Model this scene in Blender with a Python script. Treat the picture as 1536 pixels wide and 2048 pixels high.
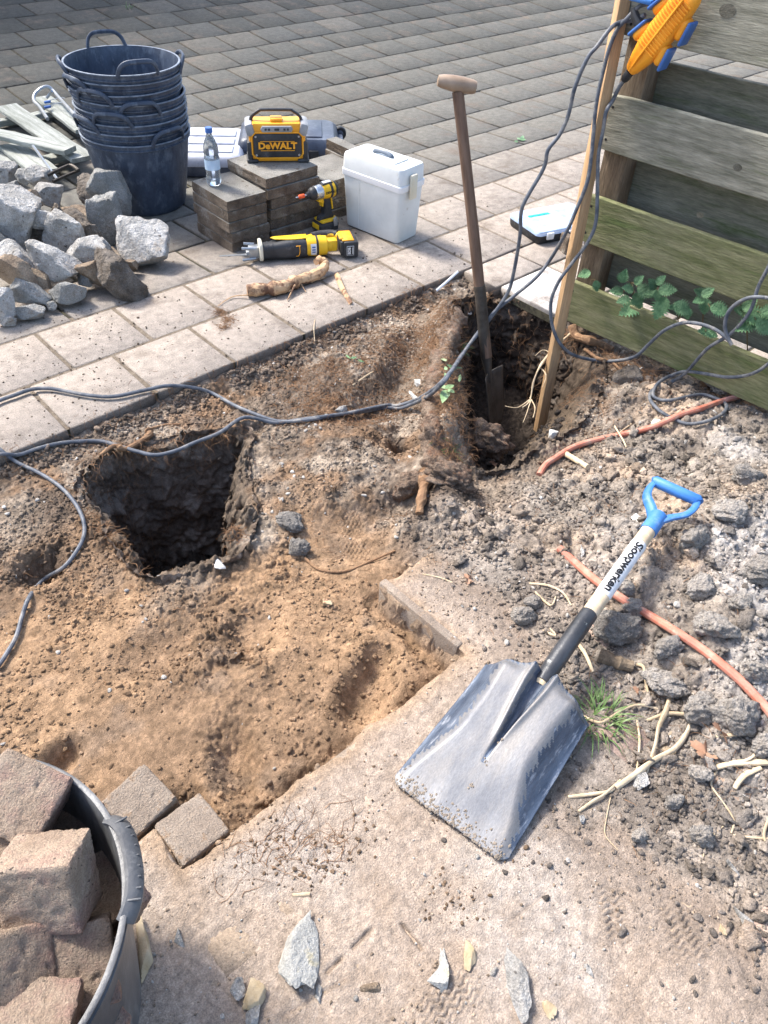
import bpy, bmesh, math, random
import numpy as np
from mathutils import Vector, Matrix, Euler
PI = math.pi
random.seed(7)
RNG = np.random.default_rng(11)
sc = bpy.context.scene
for o in list(bpy.data.objects): bpy.data.objects.remove(o, do_unlink=True)
C = sc.collection

# ------------------------------------------------------------------ camera
def rotm(a, b, c):
    ca, sa, cb, sb, cc, s_ = math.cos(a), math.sin(a), math.cos(b), math.sin(b), math.cos(c), math.sin(c)
    Rx = np.array([[1,0,0],[0,ca,-sa],[0,sa,ca]]); Ry = np.array([[cb,0,sb],[0,1,0],[-sb,0,cb]]); Rz = np.array([[cc,-s_,0],[s_,cc,0],[0,0,1]])
    return Rz @ Ry @ Rx
RC = rotm(.818, -.038, -.731)
CP = np.array([-.608, -2.018, 1.480]); FP = 1572.66
cam_d = bpy.data.cameras.new('camera'); cam = bpy.data.objects.new('camera', cam_d); C.objects.link(cam)
M4 = np.eye(4); M4[:3,:3] = RC; M4[:3,3] = CP
cam.matrix_world = Matrix(M4.tolist())
cam_d.sensor_fit = 'HORIZONTAL'; cam_d.sensor_width = 36; cam_d.lens = 36*FP/1536
cam_d.clip_start = .05; cam_d.clip_end = 500
sc.camera = cam
# ------------------------------------------------------------------ light
SUN_AZ = math.radians(-14); SUN_EL = math.radians(50)
w = bpy.data.worlds.new('World'); sc.world = w; w.use_nodes = True
wn = w.node_tree.nodes; sky = wn.new('ShaderNodeTexSky'); sky.sky_type = 'NISHITA'; sky.sun_disc = False
sky.sun_elevation = SUN_EL; sky.sun_rotation = SUN_AZ; sky.air_density = 1.0; sky.dust_density = 3.0; sky.ozone_density = 1.0
w.node_tree.links.new(sky.outputs[0], wn['Background'].inputs[0]); wn['Background'].inputs[1].default_value = .15
sd = bpy.data.lights.new('sun', 'SUN'); sd.energy = 2.5; sd.angle = math.radians(10); sd.color = (1, .965, .91)
sun = bpy.data.objects.new('sun', sd); C.objects.link(sun)
SV = Vector((math.sin(SUN_AZ)*math.cos(SUN_EL), math.cos(SUN_AZ)*math.cos(SUN_EL), math.sin(SUN_EL)))
sun.rotation_euler = SV.to_track_quat('Z', 'Y').to_euler(); sun.location = (0, 2, 6)
sc.view_settings.view_transform = 'Standard'; sc.view_settings.look = 'None'; sc.view_settings.exposure = 1.50; sc.view_settings.gamma = 1

# ------------------------------------------------------------------ placing helpers (photo pixel -> point in the place)
def ray(x, y): return RC @ np.array([(x-768)/FP, -(y-1024)/FP, -1.0])
def U(x, y, z=0.0):
    d = ray(x, y); return CP + (z-CP[2])/d[2]*d
def onplane(x, y, p0, n):
    d = ray(x, y); n = np.array(n, float); return CP + ((np.array(p0)-CP) @ n)/(d @ n)*d
def V(a): return Vector([float(q) for q in a])

# ------------------------------------------------------------------ numpy noise
_P = RNG.random((256, 256)).astype(np.float64)
def vnoise(x, y, s=0):
    x = x+17.3*s+500; y = y+9.1*s+500
    xi = np.floor(x).astype(int); yi = np.floor(y).astype(int); fx = x-xi; fy = y-yi
    fx = fx*fx*(3-2*fx); fy = fy*fy*(3-2*fy)
    g = lambda a, b: _P[a & 255, b & 255]
    return (g(xi,yi)*(1-fx)+g(xi+1,yi)*fx)*(1-fy)+(g(xi,yi+1)*(1-fx)+g(xi+1,yi+1)*fx)*fy - .5
def fbm(x, y, f, o=4, s=0, g=.5):
    t = 0; a = 1
    for i in range(o):
        th = .6*i; c_, s_ = math.cos(th), math.sin(th)
        t = t+a*vnoise((x*c_-y*s_)*f, (x*s_+y*c_)*f, s+i*3); f *= 2.03; a *= g
    return t
def sst(a, b, x):
    t = np.clip((x-a)/(b-a), 0, 1); return t*t*(3-2*t)
def sdf(poly, x, y):
    "signed distance to a polygon, positive inside"
    d = np.full(x.shape, 1e9); ins = np.zeros(x.shape, bool); n = len(poly)
    for i in range(n):
        ax, ay = poly[i]; bx, by = poly[(i+1) % n]
        ex, ey = bx-ax, by-ay; t = np.clip(((x-ax)*ex+(y-ay)*ey)/(ex*ex+ey*ey+1e-12), 0, 1)
        d = np.minimum(d, np.hypot(x-ax-t*ex, y-ay-t*ey))
        c = ((ay > y) != (by > y)) & (x < (bx-ax)*(y-ay)/(by-ay+1e-12)+ax); ins ^= c
    return np.where(ins, d, -d)
def bump(x, y, cx, cy, rx, ry, rot=0):
    c_, s_ = math.cos(rot), math.sin(rot); dx, dy = x-cx, y-cy
    u = (dx*c_+dy*s_)/rx; v = (-dx*s_+dy*c_)/ry
    return np.exp(-(u*u+v*v)**1.5)
def seg(x, y, a, b, wd):
    ex, ey = b[0]-a[0], b[1]-a[1]; t = np.clip(((x-a[0])*ex+(y-a[1])*ey)/(ex*ex+ey*ey), 0, 1)
    return np.exp(-((x-a[0]-t*ex)**2+(y-a[1]-t*ey)**2)/(wd*wd))

HOLE1 = [(-.085,-.20),(.0,-.15),(.10,-.15),(.279,-.205),(.44,-.29),(.36,-.40),(.31,-.48),(.235,-.62),(.12,-.715),(.008,-.70),(-.10,-.64),(-.115,-.485),(-.08,-.34)]
HOLE2 = [(1.50,-.10),(1.72,-.20),(1.77,-.44),(1.72,-.60),(1.62,-.80),(1.30,-.93),(1.08,-.93),(.95,-.94),(.86,-.88),(.985,-.70),(1.16,-.53),(1.33,-.375)]
PILE = [(.20,-3.2),(.20,-1.72),(.33,-1.62),(.47,-1.47),(.50,-1.22),(.44,-1.0),(.60,-.93),(.85,-.99),(1.05,-1.02),(1.3,-1.02),(1.55,-.9),(1.74,-.78),(1.86,-1.3),(2.1,-3.2)]
PAVE = [(-2.5,-3.6),(-2.5,-1.25),(-.435,-1.25),(-.435,-1.355),(.305,-1.355),(.305,-1.075),(.9,-1.07),(1.0,-3.6)]
JL = [(U(a, b)[:2], U(c_, d)[:2], e) for a, b, c_, d, e in [(655,1945,805,1800,1.),(785,1828,842,1898,1.),(640,1905,590,1850,.4),(900,1700,830,1790,.3),(505,1660,640,1560,.35),(690,1960,560,2040,.4),(700,1570,790,1640,.3),(845,1400,905,1450,.45),(960,1990,880,1920,.3),(650,1650,560,1720,.35),(1010,1850,1090,1790,.3)]]
def HC(x, y):
    "terrain height and soil colour"
    h1 = sdf(HOLE1, x, y)+fbm(x, y, 14, 4, 3, .6)*.050; h2 = sdf(HOLE2, x, y)+fbm(x, y, 14, 3, 7)*.035
    pl = sdf(PILE, x, y)+fbm(x, y, 7, 3, 12)*.09; pv = sdf(PAVE, x, y)+fbm(x, y, 20, 3, 5)*.012
    pile = sst(0, .55, pl); pon = sst(-.03, .05, pl)
    sandy = sst(-.66, -.80, y+.15*x+fbm(x, y, 5, 3, 21)*.18)*sst(.55, .30, x+fbm(x, y, 6, 2, 8)*.12)
    sandy = np.maximum(sandy, sst(-.03,-.22, x+fbm(x, y, 6, 3, 18)*.15)*sst(-.25,-.42,y))
    z = -.052+.012*fbm(x, y, 3, 3, 1)
    z = z+.040*bump(x, y, .56, -.62, .24, .17, .4)+.105*seg(x, y, (1.40,-.20), (.86,-.76), .052)*sst(.035,-.005,h2)-.045*seg(x, y, (1.18,-.24), (.76,-.64), .055)+.055*seg(x, y, (.80,-.74), (.68,-.93), .07)
    z = z+.020*bump(x, y, .95, -.20, .3, .10, .3)-.045*bump(x, y, .84, -.42, .13, .07, .5)-.03*bump(x, y, 1.02, -.33, .06, .05, .5)
    z = z-.10*bump(x, y, .785, -.655, .036, .045)-.035*bump(x, y, .60, -.84, .06, .05)+.03*bump(x, y, .60,-.95,.12,.06)
    z = z-.030*bump(x, y, .44, -.80, .10, .06, -.6)-.022*bump(x, y, .40, -.90, .08, .05, -.6)
    z = z-.020*sandy
    for (cx, cy, rx, ry, ro, dp) in [(.10,-1.255,.10,.055,.5,.040),(.19,-1.20,.05,.04,.3,.025),(-.225,-1.215,.055,.105,-.3,.036),(-.50,-.955,.05,.035,.2,.035),(-.30,-.42,.07,.05,0,.05),(-.02,-.95,.12,.07,.5,.016),(-.2,-.85,.1,.07,-.3,.018)]:
        b = bump(x, y, cx, cy, rx, ry, ro); rim = bump(x, y, cx, cy, rx*1.5, ry*1.5, ro)-b
        z = z-dp*1.25*b+dp*.7*rim
    z = z+.016*seg(x, y, (-.30,-1.05), (.25,-1.05), .05)*fbm(x*1, y, 9, 2, 33)*2
    # bare soil relief: clods where dug, finer where trodden
    mid = sst(.15,.45,x)*sst(-1.0,-.85,y)*(1-pon); rough = np.clip(.45+.9*fbm(x, y, 4, 2, 44)+.5*pon+.55*mid, .12, 1.5)
    flat = (1-.88*sst(-.25,.02,fbm(x, y, 4.0, 2, 61))*sandy)
    cl0 = np.clip(.5+1.8*fbm(x, y, 6, 2, 112), 0, 1)
    n = fbm(x, y, 24, 4, 2, .62); n2 = np.abs(fbm(x, y, 55, 3, 9, .6))
    z = z+(.016*n*rough+.009*(n2-.2))*flat+sandy*flat*.020*sst(-.02,.22,fbm(x, y, 34, 3, 111, .6))*cl0+.0034*fbm(x, y, 120, 2, 19, .7)*(.25+.6*flat)*(1-.3*pon)
    z = z+pon*.010+.155*pile*(.75+.6*fbm(x, y, 2.2, 2, 4)) + pon*(.030*np.abs(fbm(x, y, 14, 3, 14, .6))*rough)
    z = z*sst(.75,.60,pile)+(z-0)*(1-sst(.75,.60,pile))
    # paved foreground: a thin sheet of sand over the bricks
    cover = .0036+.0060*fbm(x, y, 5, 3, 27)+.0022*fbm(x, y, 70, 3, 29, .7)+.003*sst(.0,.2,fbm(x, y, 9, 2, 31))
    for (a, b_) in [((.08,-2.02),(.16,-2.10)),((.30,-2.26),(.34,-2.20))]:
        pass
    onp = sst(-.012, .006, pv)*(1-pon)
    z = z*(1-onp)+(cover)*onp
    gro = 0*x
    for (pa, pb, a_) in JL: gro = np.maximum(gro, a_*seg(x, y, pa, pb, .0034)*sst(-.28, .0, fbm(x, y, 30, 2, 150)))
    z = z-.0065*gro*onp
    z = np.where((pon > .01) & (pv > 0), np.maximum(z, .001), z)
    def tread(cx, cy, rot, a, w_, h_):
        c_, s_ = math.cos(rot), math.sin(rot); u = (x-cx)*c_+(y-cy)*s_; v = -(x-cx)*s_+(y-cy)*c_
        return a*np.sin((v+.004*np.sin(u*260))*2*PI/.0115)*np.exp(-((u/w_)**4+(v/h_)**4))
    z = z+tread(.44,-.80,.9,.0028,.035,.03)+tread(.385,-.885,.9,.0028,.04,.035)+tread(-.18,-.93,.3,.0022,.05,.03)+(tread(.17,-2.03,-.6,.0036,.035,.05)+tread(.10,-1.93,-.7,.0034,.03,.05)+tread(-.22,-1.83,-.2,.003,.06,.03))*onp
    # soil drops beside the paved edge
    z = z-.018*np.exp(-((pv+.02)/.022)**2)*(1-pon)*sandy
    # edge against slabs
    e = sst(-.07, 0.0, y)*(x < 1.72); z = z*(1-e)+(-.030+.016*n+.010*fbm(x, y, 8, 2, 140))*e
    ho = sst(.07, 0, np.hypot(x+.37, y+1.23)); z = z-.055*ho*(1-onp)
    # holes
    w1 = .045+.07*sst(-.48,-.66,y)+.13*sst(.05,.25,x)*sst(-.25,-.45,y)+.05*sst(.0,-.08,x); d1 = sst(0, 1, h1/w1)
    z = z-.47*d1*(1+.12*n)-.03*np.clip(h1, 0, .2)
    w2 = .05+.30*sst(1.0,1.35,x-.3*(y+.6))*sst(-.55,-.82,y); d2 = sst(0, 1, h2/w2)**.8
    z = z-.36*d2*(1+.12*n)+.09*bump(x, y, 1.0,-.80,.10,.07,.7)*d2
    z = z+.012*np.exp(-(h1/.03)**2)*np.clip(n*4, 0, 2)+.012*np.exp(-(h2/.03)**2)*np.clip(n*4, 0, 2)
    z = np.where(x > 1.80, np.minimum(z, -.03-.0*x)*(y > -.5)+z*(y <= -.5), z)
    # colour
    def c(*v): return np.array(v)
    soil = c(.150,.112,.083); brown = c(.225,.148,.092); sand = c(.275,.178,.106); dust = c(.42,.345,.27); grey = c(.27,.235,.20); dark = c(.11,.086,.068); pale = c(.40,.305,.225)
    col = np.zeros(x.shape+(3,))+soil
    def mx(cc, k): 
        nonlocal col; col = col*(1-k[..., None])+cc*k[..., None]
    t = sst(-.25,.3, fbm(x, y, 6, 4, 50, .6))
    mx(c(.235,.185,.140), t)
    mx(dust*.85, sst(.02,.35, fbm(x, y, 9, 4, 52, .6))*.75)
    mx(c(.26,.155,.085), sst(.1,.4, fbm(x, y, 7, 3, 56, .6))*.55)
    mx(brown, sandy); mx(sand*1.08, sandy*sst(-.25,.20, fbm(x, y, 5, 4, 61)))
    mx(soil*1.2, sandy*sst(.15,.45, fbm(x, y, 11, 3, 63))*.5)
    for (cx, cy, rx, ry, ro, a_) in [(.83,-.40,.20,.10,.5,.75),(.70,-1.0,.14,.07,-.3,.8),(.60,-.25,.10,.05,.3,.5),(1.05,-.30,.14,.07,.4,.5),(.78,-.66,.07,.07,0,.8),(-.30,-.42,.13,.09,0,.6),(.52,-.80,.05,.10,0,.5)]:
        mx(c(.098,.072,.054), a_*bump(x, y, cx, cy, rx, ry, ro)*sst(-.25,.15, fbm(x, y, 12, 4, 130, .65)))
    mx(grey, pon*.8); mx(pale, pon*sst(.0,.4, fbm(x, y, 5, 3, 71))*sst(.3,1.0,x)*.9); mx(c(.13,.108,.09), pon*sst(.0,.3, fbm(x, y, 8, 3, 73))*(1-pile)*.6)
    mx(c(.40,.375,.35), pon*pile*sst(-.15,.15,fbm(x, y, 4, 2, 77))*.8)
    mx(c(.365,.292,.232), onp); mx(c(.40,.35,.305), onp*sst(.1,.45, fbm(x, y, 4, 3, 81))*.6)
    mx(c(.30,.225,.165), onp*sst(.12,.4, fbm(x, y, 13, 4, 83))*.35)
    mx(c(.22,.175,.14), onp*sst(.16,.0,np.abs(pl))*.75)
    mx(c(.33,.225,.14), onp*sst(.06,.0, pv)*.7); mx(c(.12,.085,.06), onp*gro*.75)
    mx(dark, sst(.0,.05,h1)); mx(dark*.5, sst(.0,.05,h2));  # right hole darkened further, its inner shade put into the soil colour
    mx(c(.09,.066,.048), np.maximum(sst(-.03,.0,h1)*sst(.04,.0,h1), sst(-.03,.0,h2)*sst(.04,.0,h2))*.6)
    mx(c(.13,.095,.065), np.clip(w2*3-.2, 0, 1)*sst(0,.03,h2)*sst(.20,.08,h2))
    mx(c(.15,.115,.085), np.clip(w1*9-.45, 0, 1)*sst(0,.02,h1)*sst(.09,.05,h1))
    k = 1+(.5-.3*onp)*fbm(x, y, 40, 3, 90, .7); col = col*np.clip(k, .4, 1.6)[..., None]
    return z, col

# ------------------------------------------------------------------ materials
MT = {}
def mat(name, c1, c2=None, sc_=12, rough=.8, metal=0, bump_=.25, bs=60, spec=.35, attr=None, rnd=0., speck=None, det=8, bd=.01, trans=0, alpha=1, stretch=None, mixw=(.35,.65), third=None, grain=0, gs=420):
    m = bpy.data.materials.new(name); m.use_nodes = True; nt = m.node_tree; N = nt.nodes; L = nt.links; b = N['Principled BSDF']
    tc = N.new('ShaderNodeTexCoord'); src = tc.outputs['Object']
    if stretch:
        mp = N.new('ShaderNodeMapping'); mp.inputs['Scale'].default_value = stretch; L.new(src, mp.inputs[0]); src = mp.outputs[0]
    def noise(s, d=det, r=.6):
        n = N.new('ShaderNodeTexNoise'); n.inputs['Scale'].default_value = s; n.inputs['Detail'].default_value = d; n.inputs['Roughness'].default_value = r; L.new(src, n.inputs[0]); return n.outputs[0]
    def ramp(o, a, b_):
        r = N.new('ShaderNodeMapRange'); r.inputs[1].default_value = a; r.inputs[2].default_value = b_; L.new(o, r.inputs[0]); return r.outputs[0]
    def mix(f, a, b_, mode='MIX'):
        x = N.new('ShaderNodeMix'); x.data_type = 'RGBA'; x.blend_type = mode
        for i, q in ((0, f), (6, a), (7, b_)):
            if isinstance(q, (int, float)): x.inputs[i].default_value = q
            elif isinstance(q, tuple): x.inputs[i].default_value = (*q, 1)
            else: L.new(q, x.inputs[i])
        return x.outputs[2]
    if attr:
        a = N.new('ShaderNodeAttribute'); a.attribute_name = attr; col = a.outputs['Color']
        r = ramp(noise(sc_), .3, .7); col = mix(r, mix(1., col, (c1[0],)*3, 'MULTIPLY'), mix(1., col, (c2[0],)*3, 'MULTIPLY')) if c2 else col
    else:
        col = mix(ramp(noise(sc_), *mixw), tuple(c1), tuple(c2 or c1))
    if third: col = mix(ramp(noise(third[1], 6, .7), third[2], third[3]), col, tuple(third[0]))
    if rnd:
        oi = N.new('ShaderNodeObjectInfo'); r = N.new('ShaderNodeMapRange'); r.inputs[3].default_value = 1-rnd; r.inputs[4].default_value = 1+rnd; L.new(oi.outputs['Random'], r.inputs[0])
        cb = N.new('ShaderNodeCombineColor'); [L.new(r.outputs[0], cb.inputs[i]) for i in range(3)]
        col = mix(1., col, cb.outputs[0], 'MULTIPLY')
    if speck: col = mix(ramp(noise(speck[1], 3, .5), speck[2], speck[2]+.04), col, tuple(speck[0]))
    if grain:
        gr = N.new('ShaderNodeMapRange'); gr.inputs[1].default_value = .32; gr.inputs[2].default_value = .68; gr.inputs[3].default_value = 1-grain; gr.inputs[4].default_value = 1+grain*.8; L.new(noise(gs, 3, .7), gr.inputs[0])
        cg = N.new('ShaderNodeCombineColor'); [L.new(gr.outputs[0], cg.inputs[i]) for i in range(3)]
        col = mix(1., col, cg.outputs[0], 'MULTIPLY')
    L.new(col, b.inputs['Base Color'])
    b.inputs['Metallic'].default_value = metal; b.inputs['Specular IOR Level'].default_value = spec
    rr = N.new('ShaderNodeMapRange'); rr.inputs[3].default_value = max(.02, rough-.1); rr.inputs[4].default_value = min(1, rough+.1); L.new(noise(sc_*3), rr.inputs[0]); L.new(rr.outputs[0], b.inputs['Roughness'])
    if bump_:
        bn = N.new('ShaderNodeBump'); bn.inputs['Strength'].default_value = bump_; bn.inputs['Distance'].default_value = bd; L.new(noise(bs, 10, .65), bn.inputs['Height']); L.new(bn.outputs[0], b.inputs['Normal'])
    if trans: b.inputs['Transmission Weight'].default_value = trans
    if alpha < 1: b.inputs['Alpha'].default_value = alpha
    MT[name] = m; return m

mat('soil', (.72,)*3, (1.28,)*3, 90, .95, attr='Col', bump_=.9, bs=300, bd=.006, spec=.12, grain=.30, gs=330)
mat('clod', (.70,)*3, (1.25,)*3, 120, .95, attr='Col', bump_=1., bs=300, bd=.006, spec=.15, grain=.35, gs=380)
mat('slab', (.75,)*3, (1.2,)*3, 30, .88, attr='Col', bump_=.8, bs=260, bd=.004, spec=.3, grain=.34, gs=260, speck=((.10,.09,.08), 160, .70), third=((.15,.12,.095), 6, .54, .72))
mat('joint_sand', (.14,.11,.08), (.26,.21,.155), 40, .95, bump_=1., bs=200, grain=.4, gs=300)
mat('joint', (.035,.030,.020), (.10,.09,.055), 40, .95, bump_=.8, bs=200)
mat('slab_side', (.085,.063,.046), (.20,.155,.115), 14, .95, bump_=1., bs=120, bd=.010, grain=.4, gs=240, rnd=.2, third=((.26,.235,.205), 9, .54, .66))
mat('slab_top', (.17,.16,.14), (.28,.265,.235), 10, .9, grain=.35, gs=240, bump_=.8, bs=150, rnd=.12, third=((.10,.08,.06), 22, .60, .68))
mat('brick', (.27,.195,.14), (.45,.35,.26), 14, .92, bump_=1., bs=260, bd=.008, rnd=.2, third=((.30,.19,.15), 9, .46, .62), speck=((.12,.095,.075), 120, .66), grain=.30, gs=420)
mat('paver', (.26,.205,.16), (.36,.295,.235), 16, .92, bump_=1., bs=260, bd=.007, rnd=.08, third=((.30,.21,.14), 30, .55, .62), grain=.35, gs=380)
mat('concrete', (.29,.275,.25), (.58,.56,.53), 13, .93, bump_=1., bs=60, bd=.022, rnd=.15, speck=((.13,.12,.11), 60, .66), grain=.35, gs=260, third=((.25,.20,.15), 8, .55, .70))
mat('concrete_grey', (.20,.195,.18), (.38,.375,.355), 11, .93, bump_=1., bs=70, bd=.018, rnd=.15, grain=.35, gs=260, third=((.24,.20,.16), 9, .57, .70))
mat('concrete_pale', (.34,.335,.31), (.48,.47,.44), 13, .93, bump_=1., bs=90, bd=.01, rnd=.05, grain=.25, gs=300, third=((.50,.44,.30), 14, .56, .66))
mat('mudstone', (.10,.078,.058), (.27,.235,.20), 12, .95, bump_=1., bs=50, bd=.03, rnd=.1, grain=.4, gs=220)
mat('rubble_brick', (.17,.12,.08), (.34,.265,.19), 12, .92, bump_=1., bs=110, rnd=.15, grain=.35, gs=260)
mat('pebble', (.45,.44,.42), (.62,.59,.53), 30, .85, bump_=.4, bs=120, rnd=.2)
mat('yellow_stone', (.34,.25,.14), (.46,.37,.25), 30, .85, bump_=.4, bs=120, rnd=.1)
mat('tub', (.018,.028,.050), (.050,.070,.108), 16, .50, bump_=.25, bs=90, spec=.5, third=((.15,.18,.225), 26, .50, .80), stretch=(1,1,.5))
mat('tub_rim_highlight', (.10,.125,.165), (.26,.30,.36), 30, .5, bump_=.2, bs=90)  # pale tone for the painted highlight on the stacked tubs
mat('tub_near', (.05,.052,.056), (.12,.122,.125), 14, .42, bump_=.2, bs=80, spec=.5, stretch=(1,1,.2), third=((.24,.24,.235), 20, .52, .78))
mat('green_wood', (.11,.12,.048), (.22,.21,.115), 5, .88, bump_=.5, bs=30, stretch=(1,.8,7), third=((.085,.125,.035), 3, .55, .75), grain=.28, gs=26)
mat('grey_wood', (.165,.16,.12), (.31,.295,.235), 5, .88, bump_=.5, bs=30, stretch=(1,.8,9), third=((.13,.15,.07), 3, .55, .75), grain=.28, gs=26)
mat('back_wood', (.12,.12,.09), (.20,.19,.15), 5, .9, bump_=.5, bs=30, stretch=(1,.8,9), third=((.065,.085,.035), 3, .52, .7), grain=.28, gs=26)
mat('beam_wood', (.12,.085,.055), (.20,.15,.10), 5, .9, bump_=.5, bs=30, stretch=(4,4,.6), grain=.25, gs=40)
mat('new_wood', (.36,.215,.105), (.50,.33,.18), 6, .75, bump_=.3, bs=40, stretch=(5,5,.35), rnd=.02, grain=.18, gs=40, third=((.22,.15,.09), 3, .56, .7))
mat('plank', (.19,.20,.17), (.36,.37,.34), 5, .85, bump_=.5, bs=30, stretch=(.6,9,4), rnd=.12, grain=.2, gs=40)
mat('knot', (.095,.09,.068), (.15,.14,.11), 60, .9, bump_=.6, grain=.3)
mat('old_wood', (.10,.058,.038), (.20,.125,.085), 10, .6, bump_=.3, bs=50, stretch=(5,5,.6))
mat('grip_wood', (.24,.165,.11), (.38,.28,.20), 12, .45, bump_=.2, bs=50)
mat('ash_wood', (.47,.35,.22), (.62,.50,.35), 10, .55, bump_=.15, bs=60, stretch=(.5,5,5))
mat('rust_steel', (.04,.033,.028), (.10,.085,.07), 14, .55, metal=.4, bump_=.4, bs=60)
mat('shovel_steel', (.125,.13,.145), (.21,.212,.22), 14, .50, metal=.2, bump_=.10, bs=160, spec=.5, third=((.24,.225,.21), 9, .45, .66), stretch=(1.6,.45,1), grain=.18, gs=300)
mat('shovel_dark', (.035,.05,.08), (.12,.15,.20), 22, .42, metal=.2, bump_=.2, bs=120, spec=.5, third=((.27,.29,.33), 60, .54, .66), stretch=(1.5,.35,1), grain=.2)
mat('shovel_mud', (.22,.18,.14), (.34,.28,.22), 60, .95, bump_=.8, bs=200)
mat('black_tube', (.02,.022,.025), (.05,.052,.058), 14, .35, bump_=.2, bs=70, spec=.5, speck=((.3,.3,.28), 50, .68))
mat('blue_plastic', (.03,.13,.38), (.07,.22,.52), 12, .45, bump_=.1, third=((.20,.30,.44), 14, .56, .74))
mat('white_label', (.62,.62,.62), (.74,.73,.72), 10, .5, bump_=.05)
mat('ink', (.012,.012,.014), None, 10, .5, bump_=0)
mat('orange_plastic', (.80,.27,.012), (.92,.38,.03), 12, .45, bump_=.08, bs=40)
mat('cap_blue', (.03,.09,.30), (.06,.16,.42), 12, .4, bump_=.05)
mat('rubber_cable', (.05,.06,.078), (.13,.14,.16), 30, .55, bump_=.15, bs=100, third=((.26,.245,.225), 22, .50, .72))
mat('red_hose', (.42,.13,.08), (.56,.24,.17), 20, .55, bump_=.15, bs=80, third=((.45,.30,.23), 26, .50, .70))
mat('yellow', (.72,.42,.012), (.85,.52,.03), 12, .42, bump_=.06, third=((.30,.22,.10), 28, .60, .74))
mat('amber', (.75,.30,.012), (.88,.40,.03), 12, .42, bump_=.06, third=((.34,.20,.08), 28, .62, .74))
mat('black_plastic', (.018,.019,.021), (.045,.046,.05), 16, .5, bump_=.12, bs=90, third=((.13,.13,.135), 26, .58, .78))
mat('grey_plastic', (.20,.205,.215), (.32,.325,.335), 14, .5, bump_=.1)
mat('case_pale', (.34,.36,.42), (.50,.52,.58), 10, .45, bump_=.1, third=((.25,.26,.30), 16, .55, .7))
mat('case_dark', (.035,.045,.07), (.085,.10,.135), 10, .42, bump_=.1, third=((.16,.175,.205), 16, .55, .75))
mat('chrome', (.50,.51,.53), (.62,.62,.63), 12, .28, metal=.9, bump_=.05)
mat('grey_metal', (.28,.30,.32), (.42,.44,.46), 16, .38, metal=.7, bump_=.1, third=((.18,.14,.11), 22, .60, .7))
mat('white_box', (.60,.615,.60), (.70,.715,.70), 7, .45, bump_=.05, third=((.48,.46,.41), 26, .62, .74))
mat('box_trim', (.72,.72,.73), (.80,.80,.80), 7, .45, bump_=.02)
mat('cream', (.62,.57,.44), (.70,.65,.52), 10, .45, bump_=.05)
mat('slate_plastic', (.07,.095,.13), (.12,.15,.19), 16, .4, bump_=.1)
mat('red_bit', (.75,.10,.03), (.85,.16,.05), 10, .4, bump_=0)
mat('clear', (.85,.92,.97), (.9,.95,1), 5, .06, bump_=0, trans=.92, spec=.5)
mat('clear_lid', (.40,.55,.82), (.62,.74,.92), 30, .18, bump_=.3, bs=40, alpha=.6, spec=.6)
mat('bottle_label', (.45,.62,.80), (.62,.75,.88), 30, .4, bump_=0, alpha=.75)
mat('teal', (.0,.40,.33), None, 5, .5, bump_=0)
mat('bark', (.16,.085,.045), (.33,.20,.11), 16, .85, bump_=.7, bs=60, stretch=(.7,4,4))
mat('peeled', (.44,.26,.13), (.62,.43,.26), 14, .7, bump_=.3, bs=60, third=((.14,.07,.04), 15, .46, .58))
mat('root', (.16,.085,.045), (.30,.17,.09), 20, .9, bump_=.2)
mat('straw', (.42,.31,.19), (.62,.50,.34), 20, .8, bump_=.3, bs=100, stretch=(1,1,1), rnd=.12)
mat('leaf', (.06,.15,.06), (.16,.29,.13), 40, .5, bump_=1., bs=120, spec=.5, rnd=.2)
mat('pale_leaf', (.16,.27,.11), (.30,.42,.22), 24, .5, bump_=.4, bs=60, spec=.5)
mat('grass', (.06,.13,.03), (.15,.22,.07), 24, .5, bump_=0, spec=.4, rnd=.1)
mat('stem', (.10,.06,.03), (.16,.12,.05), 24, .6, bump_=0)
mat('dead_leaf', (.23,.12,.07), (.38,.23,.15), 24, .8, bump_=.3, rnd=.2)
mat('green_post', (.02,.055,.045), (.04,.09,.07), 10, .5, bump_=.1)
mat('cut_wood', (.62,.48,.30), (.75,.62,.42), 16, .8, bump_=.2)
mat('earth_far', (.07,.055,.04), (.13,.10,.075), 6, .95, bump_=.3)
mat('shade_house_brick', (.17,.10,.07), (.24,.15,.11), 6, .9, bump_=.4)

# ------------------------------------------------------------------ mesh helpers
def link(name, me, m=None, parent=None, smooth=True):
    o = bpy.data.objects.new(name, me); C.objects.link(o)
    if m: me.materials.append(MT[m] if isinstance(m, str) else m)
    if smooth:
        me.polygons.foreach_set('use_smooth', [True]*len(me.polygons))
    if parent: o.parent = parent
    return o
def tag(o, label=None, cat=None, group=None, kind=None):
    if label: o['label'] = label
    if cat: o['category'] = cat
    if group: o['group'] = group
    if kind: o['kind'] = kind
    return o
def thing(name, label, cat, loc=(0,0,0), rot=(0,0,0), group=None):
    o = bpy.data.objects.new(name, None); o.empty_display_size = .05; C.objects.link(o)
    o.location = loc; o.rotation_euler = rot; return tag(o, label, cat, group)
def dup(root, name=None):
    r = root.copy(); C.objects.link(r)
    for ch in list(root.children):
        c_ = ch.copy(); C.objects.link(c_); c_.parent = r; c_.matrix_parent_inverse = ch.matrix_parent_inverse.copy()
        for g in list(ch.children):
            d = g.copy(); C.objects.link(d); d.parent = c_
    return r
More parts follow.
